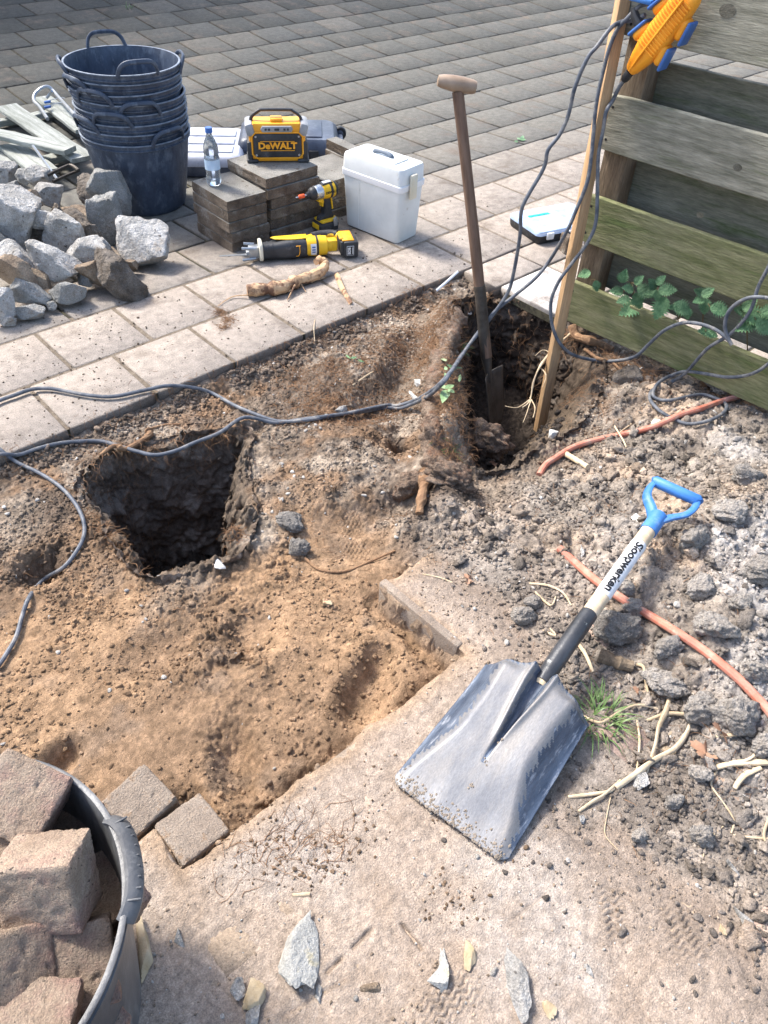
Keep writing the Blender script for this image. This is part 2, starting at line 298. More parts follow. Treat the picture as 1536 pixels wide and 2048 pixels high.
class MB:
    def __init__(s): s.v = []; s.f = []; s.m = []; s.cur = 0; s.T = Matrix.Identity(4)
    def add(s, vs, fs):
        n = len(s.v); s.v += [tuple(s.T @ Vector(q)) for q in vs]; s.f += [tuple(i+n for i in f) for f in fs]; s.m += [s.cur]*len(fs); return s
    def bm(s, b):
        b.verts.ensure_lookup_table(); b.verts.index_update()
        s.add([tuple(v.co) for v in b.verts], [[v.index for v in f.verts] for f in b.faces]); b.free(); return s
    def box(s, c, d, bev=0, rot=(0,0,0), seg_=2, taper=None):
        b = bmesh.new(); bmesh.ops.create_cube(b, size=1)
        for v in b.verts:
            k = 1
            if taper and v.co.z < 0: k = taper
            v.co = Vector((v.co.x*d[0]*k, v.co.y*d[1]*k, v.co.z*d[2]))
        if bev: bmesh.ops.bevel(b, geom=b.edges[:], offset=min(bev, min(d)*.49), segments=seg_, affect='EDGES', profile=.5)
        Mx = Matrix.Translation(c) @ Euler(rot).to_matrix().to_4x4()
        for v in b.verts: v.co = Mx @ v.co
        return s.bm(b)
    def prism(s, pts, y0, y1, bev=0, seg_=2, axis='Y'):
        "outline in XZ extruded along Y (or XY along Z)"
        b = bmesh.new()
        mk = (lambda p, t: (p[0], t, p[1])) if axis == 'Y' else ((lambda p, t: (p[0], p[1], t)) if axis == 'Z' else (lambda p, t: (t, p[0], p[1])))
        a = [b.verts.new(mk(p, y0)) for p in pts]; c_ = [b.verts.new(mk(p, y1)) for p in pts]; n = len(pts)
        b.faces.new(a); b.faces.new(c_[::-1])
        for i in range(n): b.faces.new((a[i], c_[i], c_[(i+1) % n], a[(i+1) % n]))
        bmesh.ops.recalc_face_normals(b, faces=b.faces)
        if bev:
            ed = [e for e in b.edges if len({round(getattr(v.co, axis.lower()), 5) for v in e.verts}) == 1]
            bmesh.ops.bevel(b, geom=ed, offset=bev, segments=seg_, affect='EDGES', profile=.5)
        return s.bm(b)
    def tube(s, P, r, n=10, cap=True, flat=1.0):
        P = [Vector(p) for p in P]; m = len(P); R_ = r if isinstance(r, (list, tuple, np.ndarray)) else [r]*m
        vs = []; fs = []; nn = None
        for i, p in enumerate(P):
            t = (P[min(i+1, m-1)]-P[max(i-1, 0)]).normalized()
            if nn is None: nn = t.orthogonal().normalized()
            nn = (nn-t*nn.dot(t)).normalized(); bb = t.cross(nn)
            for k in range(n):
                a = 2*PI*k/n; vs.append(p+(nn*math.cos(a)+bb*math.sin(a)*flat)*R_[i])
        for i in range(m-1):
            for k in range(n):
                fs.append((i*n+k, i*n+(k+1) % n, (i+1)*n+(k+1) % n, (i+1)*n+k))
        if cap: fs.append(tuple(range(n))[::-1]); fs.append(tuple((m-1)*n+k for k in range(n)))
        return s.add(vs, fs)
    def lathe(s, prof, n=24, M_=None, capb=True, capt=True):
        M_ = M_ or Matrix.Identity(4); vs = []; fs = []; m = len(prof)
        for (r, z) in prof:
            for k in range(n): a = 2*PI*k/n; vs.append(M_ @ Vector((r*math.cos(a), r*math.sin(a), z)))
        for i in range(m-1):
            for k in range(n): fs.append((i*n+k, i*n+(k+1) % n, (i+1)*n+(k+1) % n, (i+1)*n+k))
        if capb: fs.append(tuple(range(n))[::-1])
        if capt: fs.append(tuple((m-1)*n+k for k in range(n)))
        return s.add(vs, fs)
    def build(s, name, m, parent=None, smooth=True, ang=35):
        me = bpy.data.meshes.new(name); me.from_pydata(s.v, [], s.f); me.update()
        o = link(name, me, None, parent, smooth)
        for q in (m if isinstance(m, list) else [m]): me.materials.append(MT[q])
        if isinstance(m, list): me.polygons.foreach_set('material_index', s.m)
        if smooth and ang: me.set_sharp_from_angle(angle=math.radians(ang))
        return o
def axisM(c, d):
    "matrix taking local Z onto direction d, at c"
    return Matrix.Translation(Vector(c)) @ Vector(d).normalized().to_track_quat('Z', 'Y').to_matrix().to_4x4()
def smoothpath(P, k=6):
    P = [Vector([float(c_) for c_ in p]) for p in P]; out = []
    for i in range(len(P)-1):
        a, b, c_, d = P[max(i-1, 0)], P[i], P[i+1], P[min(i+2, len(P)-1)]
        for j in range(k):
            t = j/k; out.append(.5*((2*b)+(c_-a)*t+(2*a-5*b+4*c_-d)*t*t+(3*b-a-3*c_+d)*t**3))
    out.append(P[-1]); return out
def textmesh(s, size, bold=0.0, ext=0.0, xs=1.0):
    cu = bpy.data.curves.new('t', 'FONT'); cu.body = s; cu.size = size; cu.offset = bold; cu.extrude = ext; cu.align_x = 'CENTER'; cu.align_y = 'CENTER'; cu.resolution_u = 4
    o = bpy.data.objects.new('t', cu); C.objects.link(o); bpy.context.view_layer.update()
    me = bpy.data.meshes.new_from_object(o.evaluated_get(bpy.context.evaluated_depsgraph_get())); bpy.data.objects.remove(o)
    vs = [Vector((v.co.x*xs, v.co.y, v.co.z)) for v in me.vertices]; fs = [tuple(p.vertices) for p in me.polygons]
    bpy.data.meshes.remove(me); return vs, fs
def fastmesh(name, v, f, m, col=None, smooth=True):
    "v Nx3, f Mxk numpy"
    me = bpy.data.meshes.new(name); n = len(v); k = f.shape[1]
    me.vertices.add(n); me.vertices.foreach_set('co', v.astype(np.float32).ravel())
    me.loops.add(f.size); me.loops.foreach_set('vertex_index', f.astype(np.int32).ravel())
    me.polygons.add(len(f)); me.polygons.foreach_set('loop_start', np.arange(0, f.size, k, dtype=np.int32)); me.polygons.foreach_set('loop_total', np.full(len(f), k, np.int32))
    me.update(calc_edges=True); me.validate()
    if smooth: me.polygons.foreach_set('use_smooth', np.ones(len(f), bool))
    if col is not None:
        a = me.color_attributes.new('Col', 'FLOAT_COLOR', 'POINT'); a.data.foreach_set('color', np.c_[col, np.ones(n)].astype(np.float32).ravel())
    o = bpy.data.objects.new(name, me); C.objects.link(o); me.materials.append(MT[m]); return o

# ================================================================== SETTING
fm = MB(); fm.box((5, 5, -1.05), (300, 300, .9)); tag(fm.build('ground', 'earth_far', smooth=False), kind='structure')
# soil terrain
STEP = .0029
xs = np.arange(-1.25, 1.95, STEP); ys = np.arange(-2.7, .02, STEP)
GX, GY = np.meshgrid(xs, ys); GZ, GC = HC(GX, GY)
# overhanging and jagged hole walls: shift vertices sideways where steep
gy, gx = np.gradient(GZ, STEP); steep = np.clip(np.hypot(gx, gy)-.8, 0, 3)/3
ox = fbm(GX+GZ*1.3, GY+GZ*2.1, 22, 3, 5)*.018*steep; oy = fbm(GX-GZ*1.7, GY+GZ*1.1, 22, 3, 15)*.018*steep
nx, ny = len(xs), len(ys)
vv = np.stack([GX+ox, GY+oy, GZ], -1).reshape(-1, 3)
ii = (np.arange(ny-1)[:, None]*nx+np.arange(nx-1)[None]).ravel()
near_hole = np.maximum(sdf(HOLE1, GX, GY), sdf(HOLE2, GX, GY)) > -.04
cut = (np.hypot(gx, gy) > 6.5) & near_hole; cutf = cut[:-1, :-1].ravel()
ii = ii[~cutf]
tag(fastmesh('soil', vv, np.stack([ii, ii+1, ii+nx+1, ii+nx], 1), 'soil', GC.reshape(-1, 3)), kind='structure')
def ZP(y): return np.interp(y, [0,.3,.6,.9,1.2,1.5,1.8,2.1,2.4,2.7,3.0,3.3,3.6,4.2,5.5,11], [0,0,-.004,-.017,-.028,-.032,-.031,-.026,-.016,0,.014,.036,.062,.11,.20,.5])
def gh(x, y):
    i = (np.asarray(x)-xs[0])/STEP; j = (np.asarray(y)-ys[0])/STEP
    i = np.clip(i.astype(int) if hasattr(i, 'astype') else int(i), 0, nx-1); j = np.clip(j.astype(int) if hasattr(j, 'astype') else int(j), 0, ny-1)
    z = GZ[j, i]; return np.where(np.asarray(y) > 0, ZP(y), z)
def gcol(x, y):
    i = np.clip(((x-xs[0])/STEP).astype(int), 0, nx-1); j = np.clip(((y-ys[0])/STEP).astype(int), 0, ny-1); return GC[j, i]
def G(x, y, dz=0.0):
    "first point where the photo ray meets the ground, lifted by dz"
    d = ray(x, y); t0 = (.45-CP[2])/d[2]; t1 = (-.6-CP[2])/d[2]
    for t in np.linspace(t0, t1, 400):
        p = CP+t*d
        if p[2] <= float(gh(p[0], p[1])) + 0*dz:
            p[2] = float(gh(p[0], p[1]))+dz; return p
    return p

# walls of the two dug holes, set just behind the jagged lip
def hole_wall(poly, depth, seed, dk=1.0):
    q = [Vector((a, b_, 0)) for a, b_ in poly]; q = smoothpath(q+[q[0]], 34)[:-1]; n = len(q); c_ = np.array([[p.x, p.y] for p in q])
    t_ = np.roll(c_, -1, 0)-np.roll(c_, 1, 0); t_ /= np.linalg.norm(t_, axis=1)[:, None]+1e-9; nr = np.c_[t_[:, 1], -t_[:, 0]]
    tst = sdf(poly, c_[:, 0]+nr[:, 0]*.01, c_[:, 1]+nr[:, 1]*.01).mean(); nr = nr*(1 if tst > 0 else -1)
    m_ = 120; V_ = np.zeros((m_+1, n, 3)); K = np.zeros((m_+1, n, 3)); s_ = np.cumsum(np.hypot(*(np.roll(c_, -1, 0)-c_).T))
    for i in range(m_+1):
        f = i/m_; z = -.035-f*depth; k = fbm(s_, s_*0+z, 14, 4, seed, .6)*.045*min(1, f*6)+fbm(s_, s_*0+z, 60, 3, seed+4, .6)*.016
        o_ = -.010+.060*f**1.5+k; V_[i, :, 0] = c_[:, 0]+nr[:, 0]*o_; V_[i, :, 1] = c_[:, 1]+nr[:, 1]*o_; V_[i, :, 2] = z+.01*fbm(s_, s_*0+z, 30, 2, seed+7)
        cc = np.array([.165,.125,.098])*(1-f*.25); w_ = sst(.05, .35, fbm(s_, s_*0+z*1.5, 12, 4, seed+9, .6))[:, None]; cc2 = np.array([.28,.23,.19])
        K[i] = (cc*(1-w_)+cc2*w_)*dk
    a = (np.arange(m_)[:, None]*n+np.arange(n)[None]).ravel(); b_ = (np.arange(m_)[:, None]*n+(np.arange(n)+1) % n).ravel()
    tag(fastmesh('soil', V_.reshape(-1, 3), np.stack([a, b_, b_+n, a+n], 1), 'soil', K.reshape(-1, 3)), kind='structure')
hole_wall(HOLE1, .50, 3); hole_wall(HOLE2, .40, 8, .42)  # right hole walls toned down to paint the shade inside

# paving slabs -----------------------------------------------------
def ONP(x, y, z=0.0):
    "a point on the sagging paving, seen where the level point (x, y) would be"
    p = np.array([x, y, 0.]); zz = 0
    for _ in range(4): k = (CP[2]-zz)/CP[2]; q = CP+(p-CP)*k; zz = float(ZP(q[1]))
    return q[0], q[1], zz+z
def slabs(name, cells, thick=.045, m='slab'):
    vs = []; fs = []; cs = []
    for (x0, y0, x1, y1, c_, dz) in cells:
        g = (.0046 if thick < .05 else .0032)+random.random()*.0016; ch = .005; n = len(vs)
        ax, ay, bx, by = x0+g, y0+g, x1-g, y1-g
        j = lambda s_: random.uniform(-s_, s_)
        q = [(ax+j(.0012), ay+j(.0012)), (bx+j(.0012), ay+j(.0012)), (bx+j(.0012), by+j(.0012)), (ax+j(.0012), by+j(.0012))]
        tx, ty = j(.006), j(.006); cx, cy = (ax+bx)/2, (ay+by)/2
        for lv in range(3):
            for (px_, py_) in q:
                sx = 1 if px_ > cx else -1; sy = 1 if py_ > cy else -1
                X = px_-(ch*sx if lv == 2 else 0); Y = py_-(ch*sy if lv == 2 else 0)
                Z = dz+(-thick if lv == 0 else (-ch if lv == 1 else 0))+tx*(X-cx)+ty*(Y-cy)+float(ZP(py_))
                vs.append((X, Y, Z)); cs.append(c_ if lv == 2 else (c_*.55+np.array([.03,.022,.016]) if lv else np.array([.085,.062,.045])))
        for a in (0, 4):
            for k in range(4): k2 = (k+1) % 4; fs.append((n+a+k, n+a+k2, n+a+4+k2, n+a+4+k))
        fs.append((n+8, n+9, n+10, n+11))
    return fastmesh(name, np.array(vs), np.array(fs), m, np.array(cs), smooth=False)
cells = []
def slabcol(x, y):
    b = random.uniform(-.012, .018)+.03*vnoise(np.array(x*1.1), np.array(y*1.1), 3)
    base = np.array([.076, .074, .064])+b*.7
    if random.random() < .12: base = base+np.array([.035,.028,.02])
    k = float(sst(1.5, .40, np.array(y+.12*(x-.9)+.1*vnoise(np.array(x*3.), np.array(y*3.), 4))))*.9
    k2 = float(sst(3.8, .9, np.array(y)))*.8
    base = base*(1-k2)+np.array([.165,.155,.133])*k2
    return base*(1-k)+np.array([.335,.285,.24])*k
for v in range(0, 34):
    off = 0 if v % 2 == 0 else .15
    off += random.uniform(-.01, .01)
    for u in range(-12, 46):
        x0 = u*.3+off; cells.append((x0, v*.3, x0+.3, v*.3+.3, slabcol(x0+.15, v*.3+.15), random.uniform(-.0015, .0015)))
for (ya, yb, ofs) in [(-.185, 0, 1.715), (-.485, -.185, 1.79)]+[(-.485-.3*k, -.185-.3*k, 1.88+.15*(k % 2)) for k in range(1, 9)]:
    x0 = ofs if ya > -.3 else ofs
    if ya == -.485: cells.append((1.735, ya, 2.035, yb, np.array([.50,.47,.44]), 0)); x0 = 2.035
    for u in range(40):
        cells.append((x0+u*.3, ya, x0+u*.3+.3, yb, slabcol(x0+u*.3, 0.05)*(.95 if u else 1.08), 0))
tag(slabs('pavement', cells), kind='structure')
jb = MB(); by = [.012+.15*i for i in range(72)]
jb.add([(x, y_, float(ZP(y_))-.008) for y_ in by for x in (-6, 14)]+[(x, .012, -.05) for x in (-6, 14)], [(2*i, 2*i+1, 2*i+3, 2*i+2) for i in range(71)]+[(144, 145, 1, 0)])
jb.box((7.9, -1.42, -.030), (12, 2.80, .046)); jb.box((1.80,-.34,-.034),(.12,.26,.03))
tag(jb.build('pavement_bed', 'joint', smooth=False), kind='structure')
js = MB(); js.add([(x, y_, float(ZP(y_))-.0035) for y_ in (.008, .16, .31, .46, .63) for x in (-6, 12)], [(2*i, 2*i+1, 2*i+3, 2*i+2) for i in range(4)]); tag(js.build('joint_sand', 'joint_sand', smooth=False), kind='structure')
# brick paving under the sand
bc = []
for r in range(0, 14):
    y1 = -1.358-.1055*r; o_ = random.uniform(0, .01)+(.0527 if r % 2 else 0)
    for k in range(-24, 14):
        x0 = k*.1055+o_-.435
        if r == 0 and x0+.105 > .31: continue
        if x0 > .8: continue
        bc.append((x0, y1-.1055, x0+.1055, y1, np.array([.40,.31,.24])*random.uniform(.82, 1.12)*np.array([1, random.uniform(.93, 1.02), random.uniform(.88, 1.0)]), random.uniform(-.0025, .002)))
for k in range(-14, 0):
    x0 = -.435+k*.1055; bc.append((x0, -1.357, x0+.1055, -1.252, np.array([.40,.31,.24])*random.uniform(.85, 1.1), 0))
for k in range(3): bc.append((.37+.1055*k, -1.357, .4755+.1055*k, -1.252, np.array([.40,.31,.24]), -.004))
tag(slabs('brick_paving', bc, .075, 'slab'), kind='structure')
ks = MB(); ks.box((0, 0, 0), (.024, .27, .16), .006); o = ks.build('kerb_stone', 'paver'); o.location = (.318, -1.20, -.074); o.rotation_euler = (.0, 0, .02)
tag(o, 'narrow pinkish kerb stone set on edge at the corner of the sandy dig', 'kerb stone')

# ================================================================== THE WHITE BOX
BM_ = MB()
def rloop(sx, sy, r, z, n=5, cx=0, cy=0):
    out = []
    for (qx, qy, a0) in ((1,1,0),(-1,1,90),(-1,-1,180),(1,-1,270)):
        for k in range(n+1):
            a = math.radians(a0+90*k/n); out.append((cx+qx*(sx/2-r)+r*math.cos(a), cy+qy*(sy/2-r)+r*math.sin(a), z))
    return out
def loft(mb, loops):
    n = len(loops[0]); vs = [p for l in loops for p in l]; fs = []
    for i in range(len(loops)-1):
        for k in range(n): fs.append((i*n+k, i*n+(k+1) % n, (i+1)*n+(k+1) % n, (i+1)*n+k))
    fs.append(tuple(range(n))[::-1]); fs.append(tuple((len(loops)-1)*n+k for k in range(n)))
    return mb.add(vs, fs)
t = thing('storage_box', 'white lidded plastic storage box with a latch standing on the slabs', 'box', (1.712, .505, .001), (0, 0, math.radians(8)))
W, D_ = .162, .326
loft(MB(), [rloop(W*.84, D_*.90, .016, 0), rloop(W*.87, D_*.925, .02, .006), rloop(W*.975, D_*.985, .016, .218), rloop(W*.975, D_*.985, .016, .222)]).build('box_body', 'white_box', t)
loft(MB(), [rloop(W*1.03, D_*1.02, .016, .2225), rloop(W*1.035, D_*1.025, .016, .225), rloop(W*1.035, D_*1.025, .016, .246), rloop(W*1.02, D_*1.01, .016, .247)]).build('rim_band', 'box_trim', t)
m = loft(MB(), [rloop(W*1.0, D_*1.0, .016, .2475), rloop(W*.99, D_*.99, .018, .30), rloop(W*.96, D_*.965, .02, .311), rloop(W*.86, D_*.90, .02, .314)])
m.box((0, .0, .3165), (.085, .20, .006), .003); m.build('lid', 'white_box', t)
m = MB(); m.tube(smoothpath([(-.005, -.05, .316), (-.005, -.042, .328), (-.005, 0, .334), (-.005, .042, .328), (-.005, .05, .316)]), .006, 8, flat=1.6); m.build('carry_handle', 'slate_plastic', t)
m = MB(); m.box((-.012, -D_*.512-.009, .238), (.040, .012, .10), .004); m.box((-.012, -D_*.512-.014, .236), (.026, .006, .082), .002); m.build('latch', 'cream', t)
for (yy, zz, l) in [(-.06,.19,.02)]: 
    m = MB(); m.box((-W*.492, .065, .11), (.0015, .0012, .20)); m.build('moulding_seam', 'white_box', t)

# ================================================================== SLAB STACKS
def rough_slab(sx, sy, sz):
    b = bmesh.new(); bmesh.ops.create_cube(b, size=1)
    for v in b.verts: v.co = Vector((v.co.x*sx, v.co.y*sy, v.co.z*sz))
    bmesh.ops.subdivide_edges(b, edges=b.edges[:], cuts=14, use_grid_fill=True)
    for v in b.verts:
        e = (abs(abs(v.co.x)-sx/2) < 1e-4)+(abs(abs(v.co.y)-sy/2) < 1e-4)+(abs(abs(v.co.z)-sz/2) < 1e-4)
        k = vnoise(np.array(v.co.x*45+v.co.z*80), np.array(v.co.y*45-v.co.z*60), 2)
        v.co *= 1-(.004+.012*max(0, float(k)))*max(0, e-1)*1.2
        if abs(v.co.z) < sz*.45: v.co.x += float(k)*.003; v.co.y += float(k)*.003
    mb = MB(); mb.bm(b); return mb
ORD = ['topmost', 'second', 'third', 'fourth', 'fifth', 'sixth']
def stack(cx, cy, sx, sy, n, th, what, grp, rots=None, offs=None):
    proto = None
    for i in range(n):          # from the bottom
        if proto is None:
            o = rough_slab(sx, sy, th-.003).build('concrete_slab', ['slab_side', 'slab_top'], ang=50)
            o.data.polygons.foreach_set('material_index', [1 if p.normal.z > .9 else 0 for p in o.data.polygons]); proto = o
        else:
            o = proto.copy(); C.objects.link(o)
        ox_, oy_ = (offs or {}).get(i, (random.uniform(-.006, .006), random.uniform(-.006, .006)))
        sx_, sy_, sz_ = ONP(cx, cy); o.location = (sx_+ox_, sy_+oy_, sz_+th/2+i*th+.001); o.rotation_euler = (0, 0, random.uniform(-.03, .03)+(PI if i % 2 else 0))
        k = n-1-i; pos = ORD[k] if n > 1 else ''
        if k == n-1 and n > 1: pos = 'bottom'
        lab = f'{pos} grey concrete slab {"from the top " if 0 < k < n-1 else ""}in the stack {what}'
        tag(o, ' '.join(lab.split()), 'paving slab', grp)
stack(1.145, .828, .19, .275, 5, .0442, 'carrying the water bottle', 'lifted slabs stacked under the bottle')
stack(1.392, .838, .272, .285, 6, .0442, 'carrying the yellow speaker', 'lifted slabs stacked under the speaker', offs={5: (-.012, .004), 4: (-.008, -.004)})
stack(1.700, .845, .255, .27, 4, .0442, 'between the speaker and the white box', 'lifted slabs stacked behind the drill')
stack(1.86, .93, .06, .24, 5, .0442, 'half hidden behind the white box', 'lifted slabs stacked behind the white box')

# ================================================================== BOTTLE
bz = ONP(1.145,.828)[2]+.2225; bp = U(429, 369, bz)
t = thing('water_bottle', 'clear plastic water bottle with blue cap standing on the left slab stack', 'bottle', V(bp))
k = .92; prof = [(.020,.0),(.029,.004),(.032,.014),(.033,.03),(.0315,.06),(.0335,.075),(.0335,.12),(.031,.13),(.033,.14),(.032,.165),(.024,.19),(.0145,.208),(.0125,.213),(.0125,.222)]
prof = [(r*k, z*k) for r, z in prof]
MB().lathe(prof, 28).build('bottle_body', 'clear', t, ang=60)
MB().lathe([(.0127,.205),(.0145,.206),(.0145,.222),(.0135,.2245)], 20).build('cap', 'cap_blue', t)
mb = MB(); mb.lathe([(.0312,.066),(.0312,.106)], 28, capb=False, capt=False); mb.build('paper_label', 'bottle_label', t)
MT['water'] = mat('water', (.9,.95,1), None, 5, .05, bump_=0, trans=1); MT['water'].node_tree.nodes['Principled BSDF'].inputs['IOR'].default_value = 1.33
MB().lathe([(.018,.002),(.0265,.006),(.0285,.03),(.0275,.056),(.0295,.07),(.0295,.112)], 24).build('water_fill', 'water', t, ang=60)

# ================================================================== SPEAKER
sp = np.array(ONP(1.425, .862, .2665)); yaw = math.atan2(CP[0]-sp[0], -(CP[1]-sp[1]))      # front looks towards local -Y
t = thing('jobsite_speaker', 'black and yellow rugged jobsite speaker on top of the tall slab stack', 'speaker', V(sp), (0, 0, yaw+.02))
W, H, Dp = .252, .158, .115
def octo(w_, h_, c_): return [(-w_/2+c_, 0), (w_/2-c_, 0), (w_/2, c_), (w_/2, h_-c_), (w_/2-c_, h_), (-w_/2+c_, h_), (-w_/2, h_-c_), (-w_/2, c_)]
MB().prism([(x, z+.004) for x, z in octo(W*.94, H*.97, .022)], -Dp/2+.008, Dp/2-.008, .008).build('speaker_body', 'amber', t)
for sx in (-1, 1):
    m = MB(); m.box((sx*(W/2-.009), 0, .045), (.022, Dp, .082), .009); m.box((sx*(W/2-.018), 0, .008), (.05, Dp+.004, .016), .007); m.build('bumper', 'black_plastic', t)
for sx in (-1, 1): m = MB(); m.box((sx*(W/2-.014), 0, H-.026), (.036, Dp+.002, .052), .012, (0, sx*.25, 0)); m.build('corner_guard', 'grey_plastic', t)
MB().prism([(x, z+.024) for x, z in octo(W*.80, H*.60, .014)], -Dp/2-.0015, -Dp/2+.02, .003).build('speaker_grille', 'black_plastic', t)
m = MB(); pts = [(x, z+.0205) for x, z in octo(W*.845, H*.645, .016)]; m.tube([(x, -Dp/2+.003, z) for x, z in pts]+[(pts[0][0], -Dp/2+.003, pts[0][1])], .0035, 6); m.build('trim', 'amber', t)
for sx in (-1, 1):
    for zz in (.034, .108): m = MB(); m.add([(sx*.090+.0045*math.cos(a*PI/5), -Dp/2-.0028, zz+.0045*math.sin(a*PI/5)) for a in range(10)], [tuple(range(10))]); m.build('screw_head', 'grey_metal', t, smooth=False)
m = MB(); m.box((0, -Dp/2-.0018, .071), (.148, .0014, .042), .0003); m.build('badge_plate', 'ink', t)
vs, fs = textmesh('DeWALT', .036, .0016, 0, 1.12)
m = MB(); m.add([(v.x, -Dp/2-.0042, v.y+.071) for v in vs], fs)
m.box((0, -Dp/2-.0034, .0895), (.144, .001, .0022)); m.box((0, -Dp/2-.0034, .0525), (.144, .001, .0022)); m.build('lettering', 'amber', t, smooth=False)
m = MB(); m.prism([(-.06, H-.034), (.06, H-.034), (.068, H-.022), (.06, H-.010), (-.06, H-.010), (-.068, H-.022)], -Dp/2-.001, -Dp/2+.02, .003)
m.build('control_panel', 'grey_plastic', t)
for i, x in enumerate((-.046, -.032, 0, .032, .046)): m = MB(); m.box((x, -Dp/2-.002, H-.022), (.020 if i == 2 else .009, .004, .009), .002); m.build('button', 'black_plastic', t)
m = MB(); m.box((0, -.01, H+.006), (.05, .05, .014), .005); m.build('top_cover', 'amber', t)
m = MB(); m.tube(smoothpath([(-.108, 0, H-.016), (-.100, 0, H+.012), (-.070, 0, H+.034), (-.055, 0, H+.038), (.055, 0, H+.038), (.070, 0, H+.034), (.100, 0, H+.012), (.108, 0, H-.016)], 5), .0085, 10, flat=.75); m.build('carry_handle', 'black_plastic', t)

# ================================================================== TOOL CASES
def case(name, label, loc, rz, L, W_, H_, m1, wheels=False, hump=False):
    t = thing(name, label, 'tool case', loc, (0, 0, rz))
    loft(MB(), [rloop(L*.94, W_*.94, .03, 0), rloop(L*.98, W_*.98, .035, .01), rloop(L, W_, .035, H_*.52)]).build('case_base', 'case_dark', t)
    m = loft(MB(), [rloop(L*1.01, W_*1.01, .035, H_*.53), rloop(L*1.01, W_*1.01, .035, H_*.62), rloop(L*.97, W_*.96, .045, H_*.88), rloop(L*.90, W_*.88, .05, H_)])
    for q in (-.28, -.02, .24): m.box((L*q, 0, H_+.002), (L*.19, W_*.72, .010), .005)
    m.build('case_lid', m1, t)
    for s_ in (-.25, .25):
        mm = MB(); mm.box((L*s_, -W_*.5-.005, H_*.52), (.05, .014, .045), .005); mm.build('latch', 'black_plastic', t)
    mm = MB(); mm.tube(smoothpath([(-.07, -W_*.5, H_*.45), (-.06, -W_*.5-.03, H_*.45), (.06, -W_*.5-.03, H_*.45), (.07, -W_*.5, H_*.45)], 5), .010, 8); mm.build('carry_handle', 'black_plastic', t)
    if wheels:
        for s_ in (-1, 1):
            mm = MB(); mm.lathe([(.008, -.014), (.030, -.014), (.034, -.009), (.034, .009), (.030, .014), (.008, .014)], 24, axisM((L*.5+.012, s_*W_*.33, H_*.62), (0, 1, 0)))
            wv = mm.build('wheel', 'black_plastic', t)
            mm = MB(); mm.lathe([(.002, -.016), (.016, -.0155), (.018, -.0145)], 16, axisM((L*.5+.012, s_*W_*.33, H_*.62), (0, 1, 0))); mm.build('hub', 'case_dark', wv)
        mm = MB(); mm.box((L*.5+.006, 0, H_*.5), (.04, W_*.44, .05), .008); mm.box((L*.5+.02, 0, H_*.5), (.02, W_*.25, .03), .006); mm.build('axle_guard', 'case_dark', t)
case('tool_case', 'pale topped flat grey tool case lying behind the bottle stack', ONP(1.56, 1.64), math.radians(52), .46, .36, .105, 'case_pale')
case('wheeled_tool_case', 'dark grey tool case with two small wheels behind the speaker', ONP(1.93, 1.47), math.radians(-38), .52, .36, .14, 'case_dark', wheels=True)

# ================================================================== ORGANISER CASE
t = thing('parts_organiser', 'flat parts organiser with clear lid lying near the pallet fence', 'organiser', (2.345, .035, .001), (0, 0, math.radians(-15)))
L, W_ = .345, .235
loft(MB(), [rloop(L*.95, W_*.94, .02, 0), rloop(L*.98, W_*.98, .02, .008), rloop(L, W_, .02, .036)]).build('tray', 'black_plastic', t)
m = MB(); m.box((0, 0, .038), (L*.95, W_*.93, .002)); m.build('tray_floor', 'case_pale', t)
m = MB()
for i in range(9): m.box((-L/2+.02+i*.038, .005, .0455), (.0016, W_*.84, .013))
for j in range(4): m.box((0, -W_*.36+j*.052, .0455), (L*.90, .0016, .013))
m.build('dividers', 'box_trim', t)
loft(MB(), [rloop(L*1.005, W_*1.005, .02, .037), rloop(L*1.005, W_*1.005, .02, .049), rloop(L*.985, W_*.98, .02, .055)]).build('clear_cover', 'clear_lid', t)
m = MB(); m.box((-.06, .045, .0562), (.11, .014, .0015)); m.build('green_sticker', 'teal', t)
for sx in (-.11, .07):
    m = MB(); m.box((sx, -W_/2-.004, .034), (.036, .010, .030), .003); m.build('latch', 'box_trim', t)
m = MB(); m.tube(smoothpath([(-.02, -W_/2, .045), (-.01, -W_/2-.018, .045), (.05, -W_/2-.018, .045), (.06, -W_/2, .045)], 5), .005, 8); m.build('carry_handle', 'box_trim', t)

# ================================================================== IMPACT DRIVER (nose along +X, stands on its battery)
def dewalt(mb, s, size, T, ybase, xs_=1.1):
    vs, fs = textmesh(s, size, .0006, 0, xs_); mb.add([T(v.x, v.y) for v in vs], fs)
ip = np.array([1.508, .655, .001]); t = thing('impact_driver', 'yellow and black impact driver with an orange bit standing on its battery', 'drill', V(ip), (math.radians(0), 0, math.radians(176)))
m = MB(); m.prism([(-.052, .0), (.040, .0), (.044, .006), (.044, .034), (.036, .040), (-.048, .040), (-.056, .030)], -.036, .036, .006); m.box((.0, 0, .036), (.060, .062, .014), .004); m.build('battery', 'black_plastic', t)
m = MB(); m.box((-.012, 0, .047), (.086, .064, .012), .004); m.box((.0445, 0, .026), (.004, .05, .022), .002); m.build('battery_trim', 'yellow', t)
m = MB(); m.prism([(-.040, .048), (.034, .048), (.030, .062), (.010, .074), (.006, .110), (.014, .145), (-.022, .150), (-.030, .110), (-.034, .072), (-.046, .060)], -.017, .017, .008); m.build('grip', 'black_plastic', t)
m = MB(); m.prism([(-.032, .090), (-.026, .140), (-.031, .142), (-.038, .092)], -.0185, .0185, .002); m.prism([(-.010, .142), (.036, .142), (.034, .132), (.018, .126), (.016, .108), (.011, .108), (.008, .132), (-.012, .134)], -.014, .014, .003)
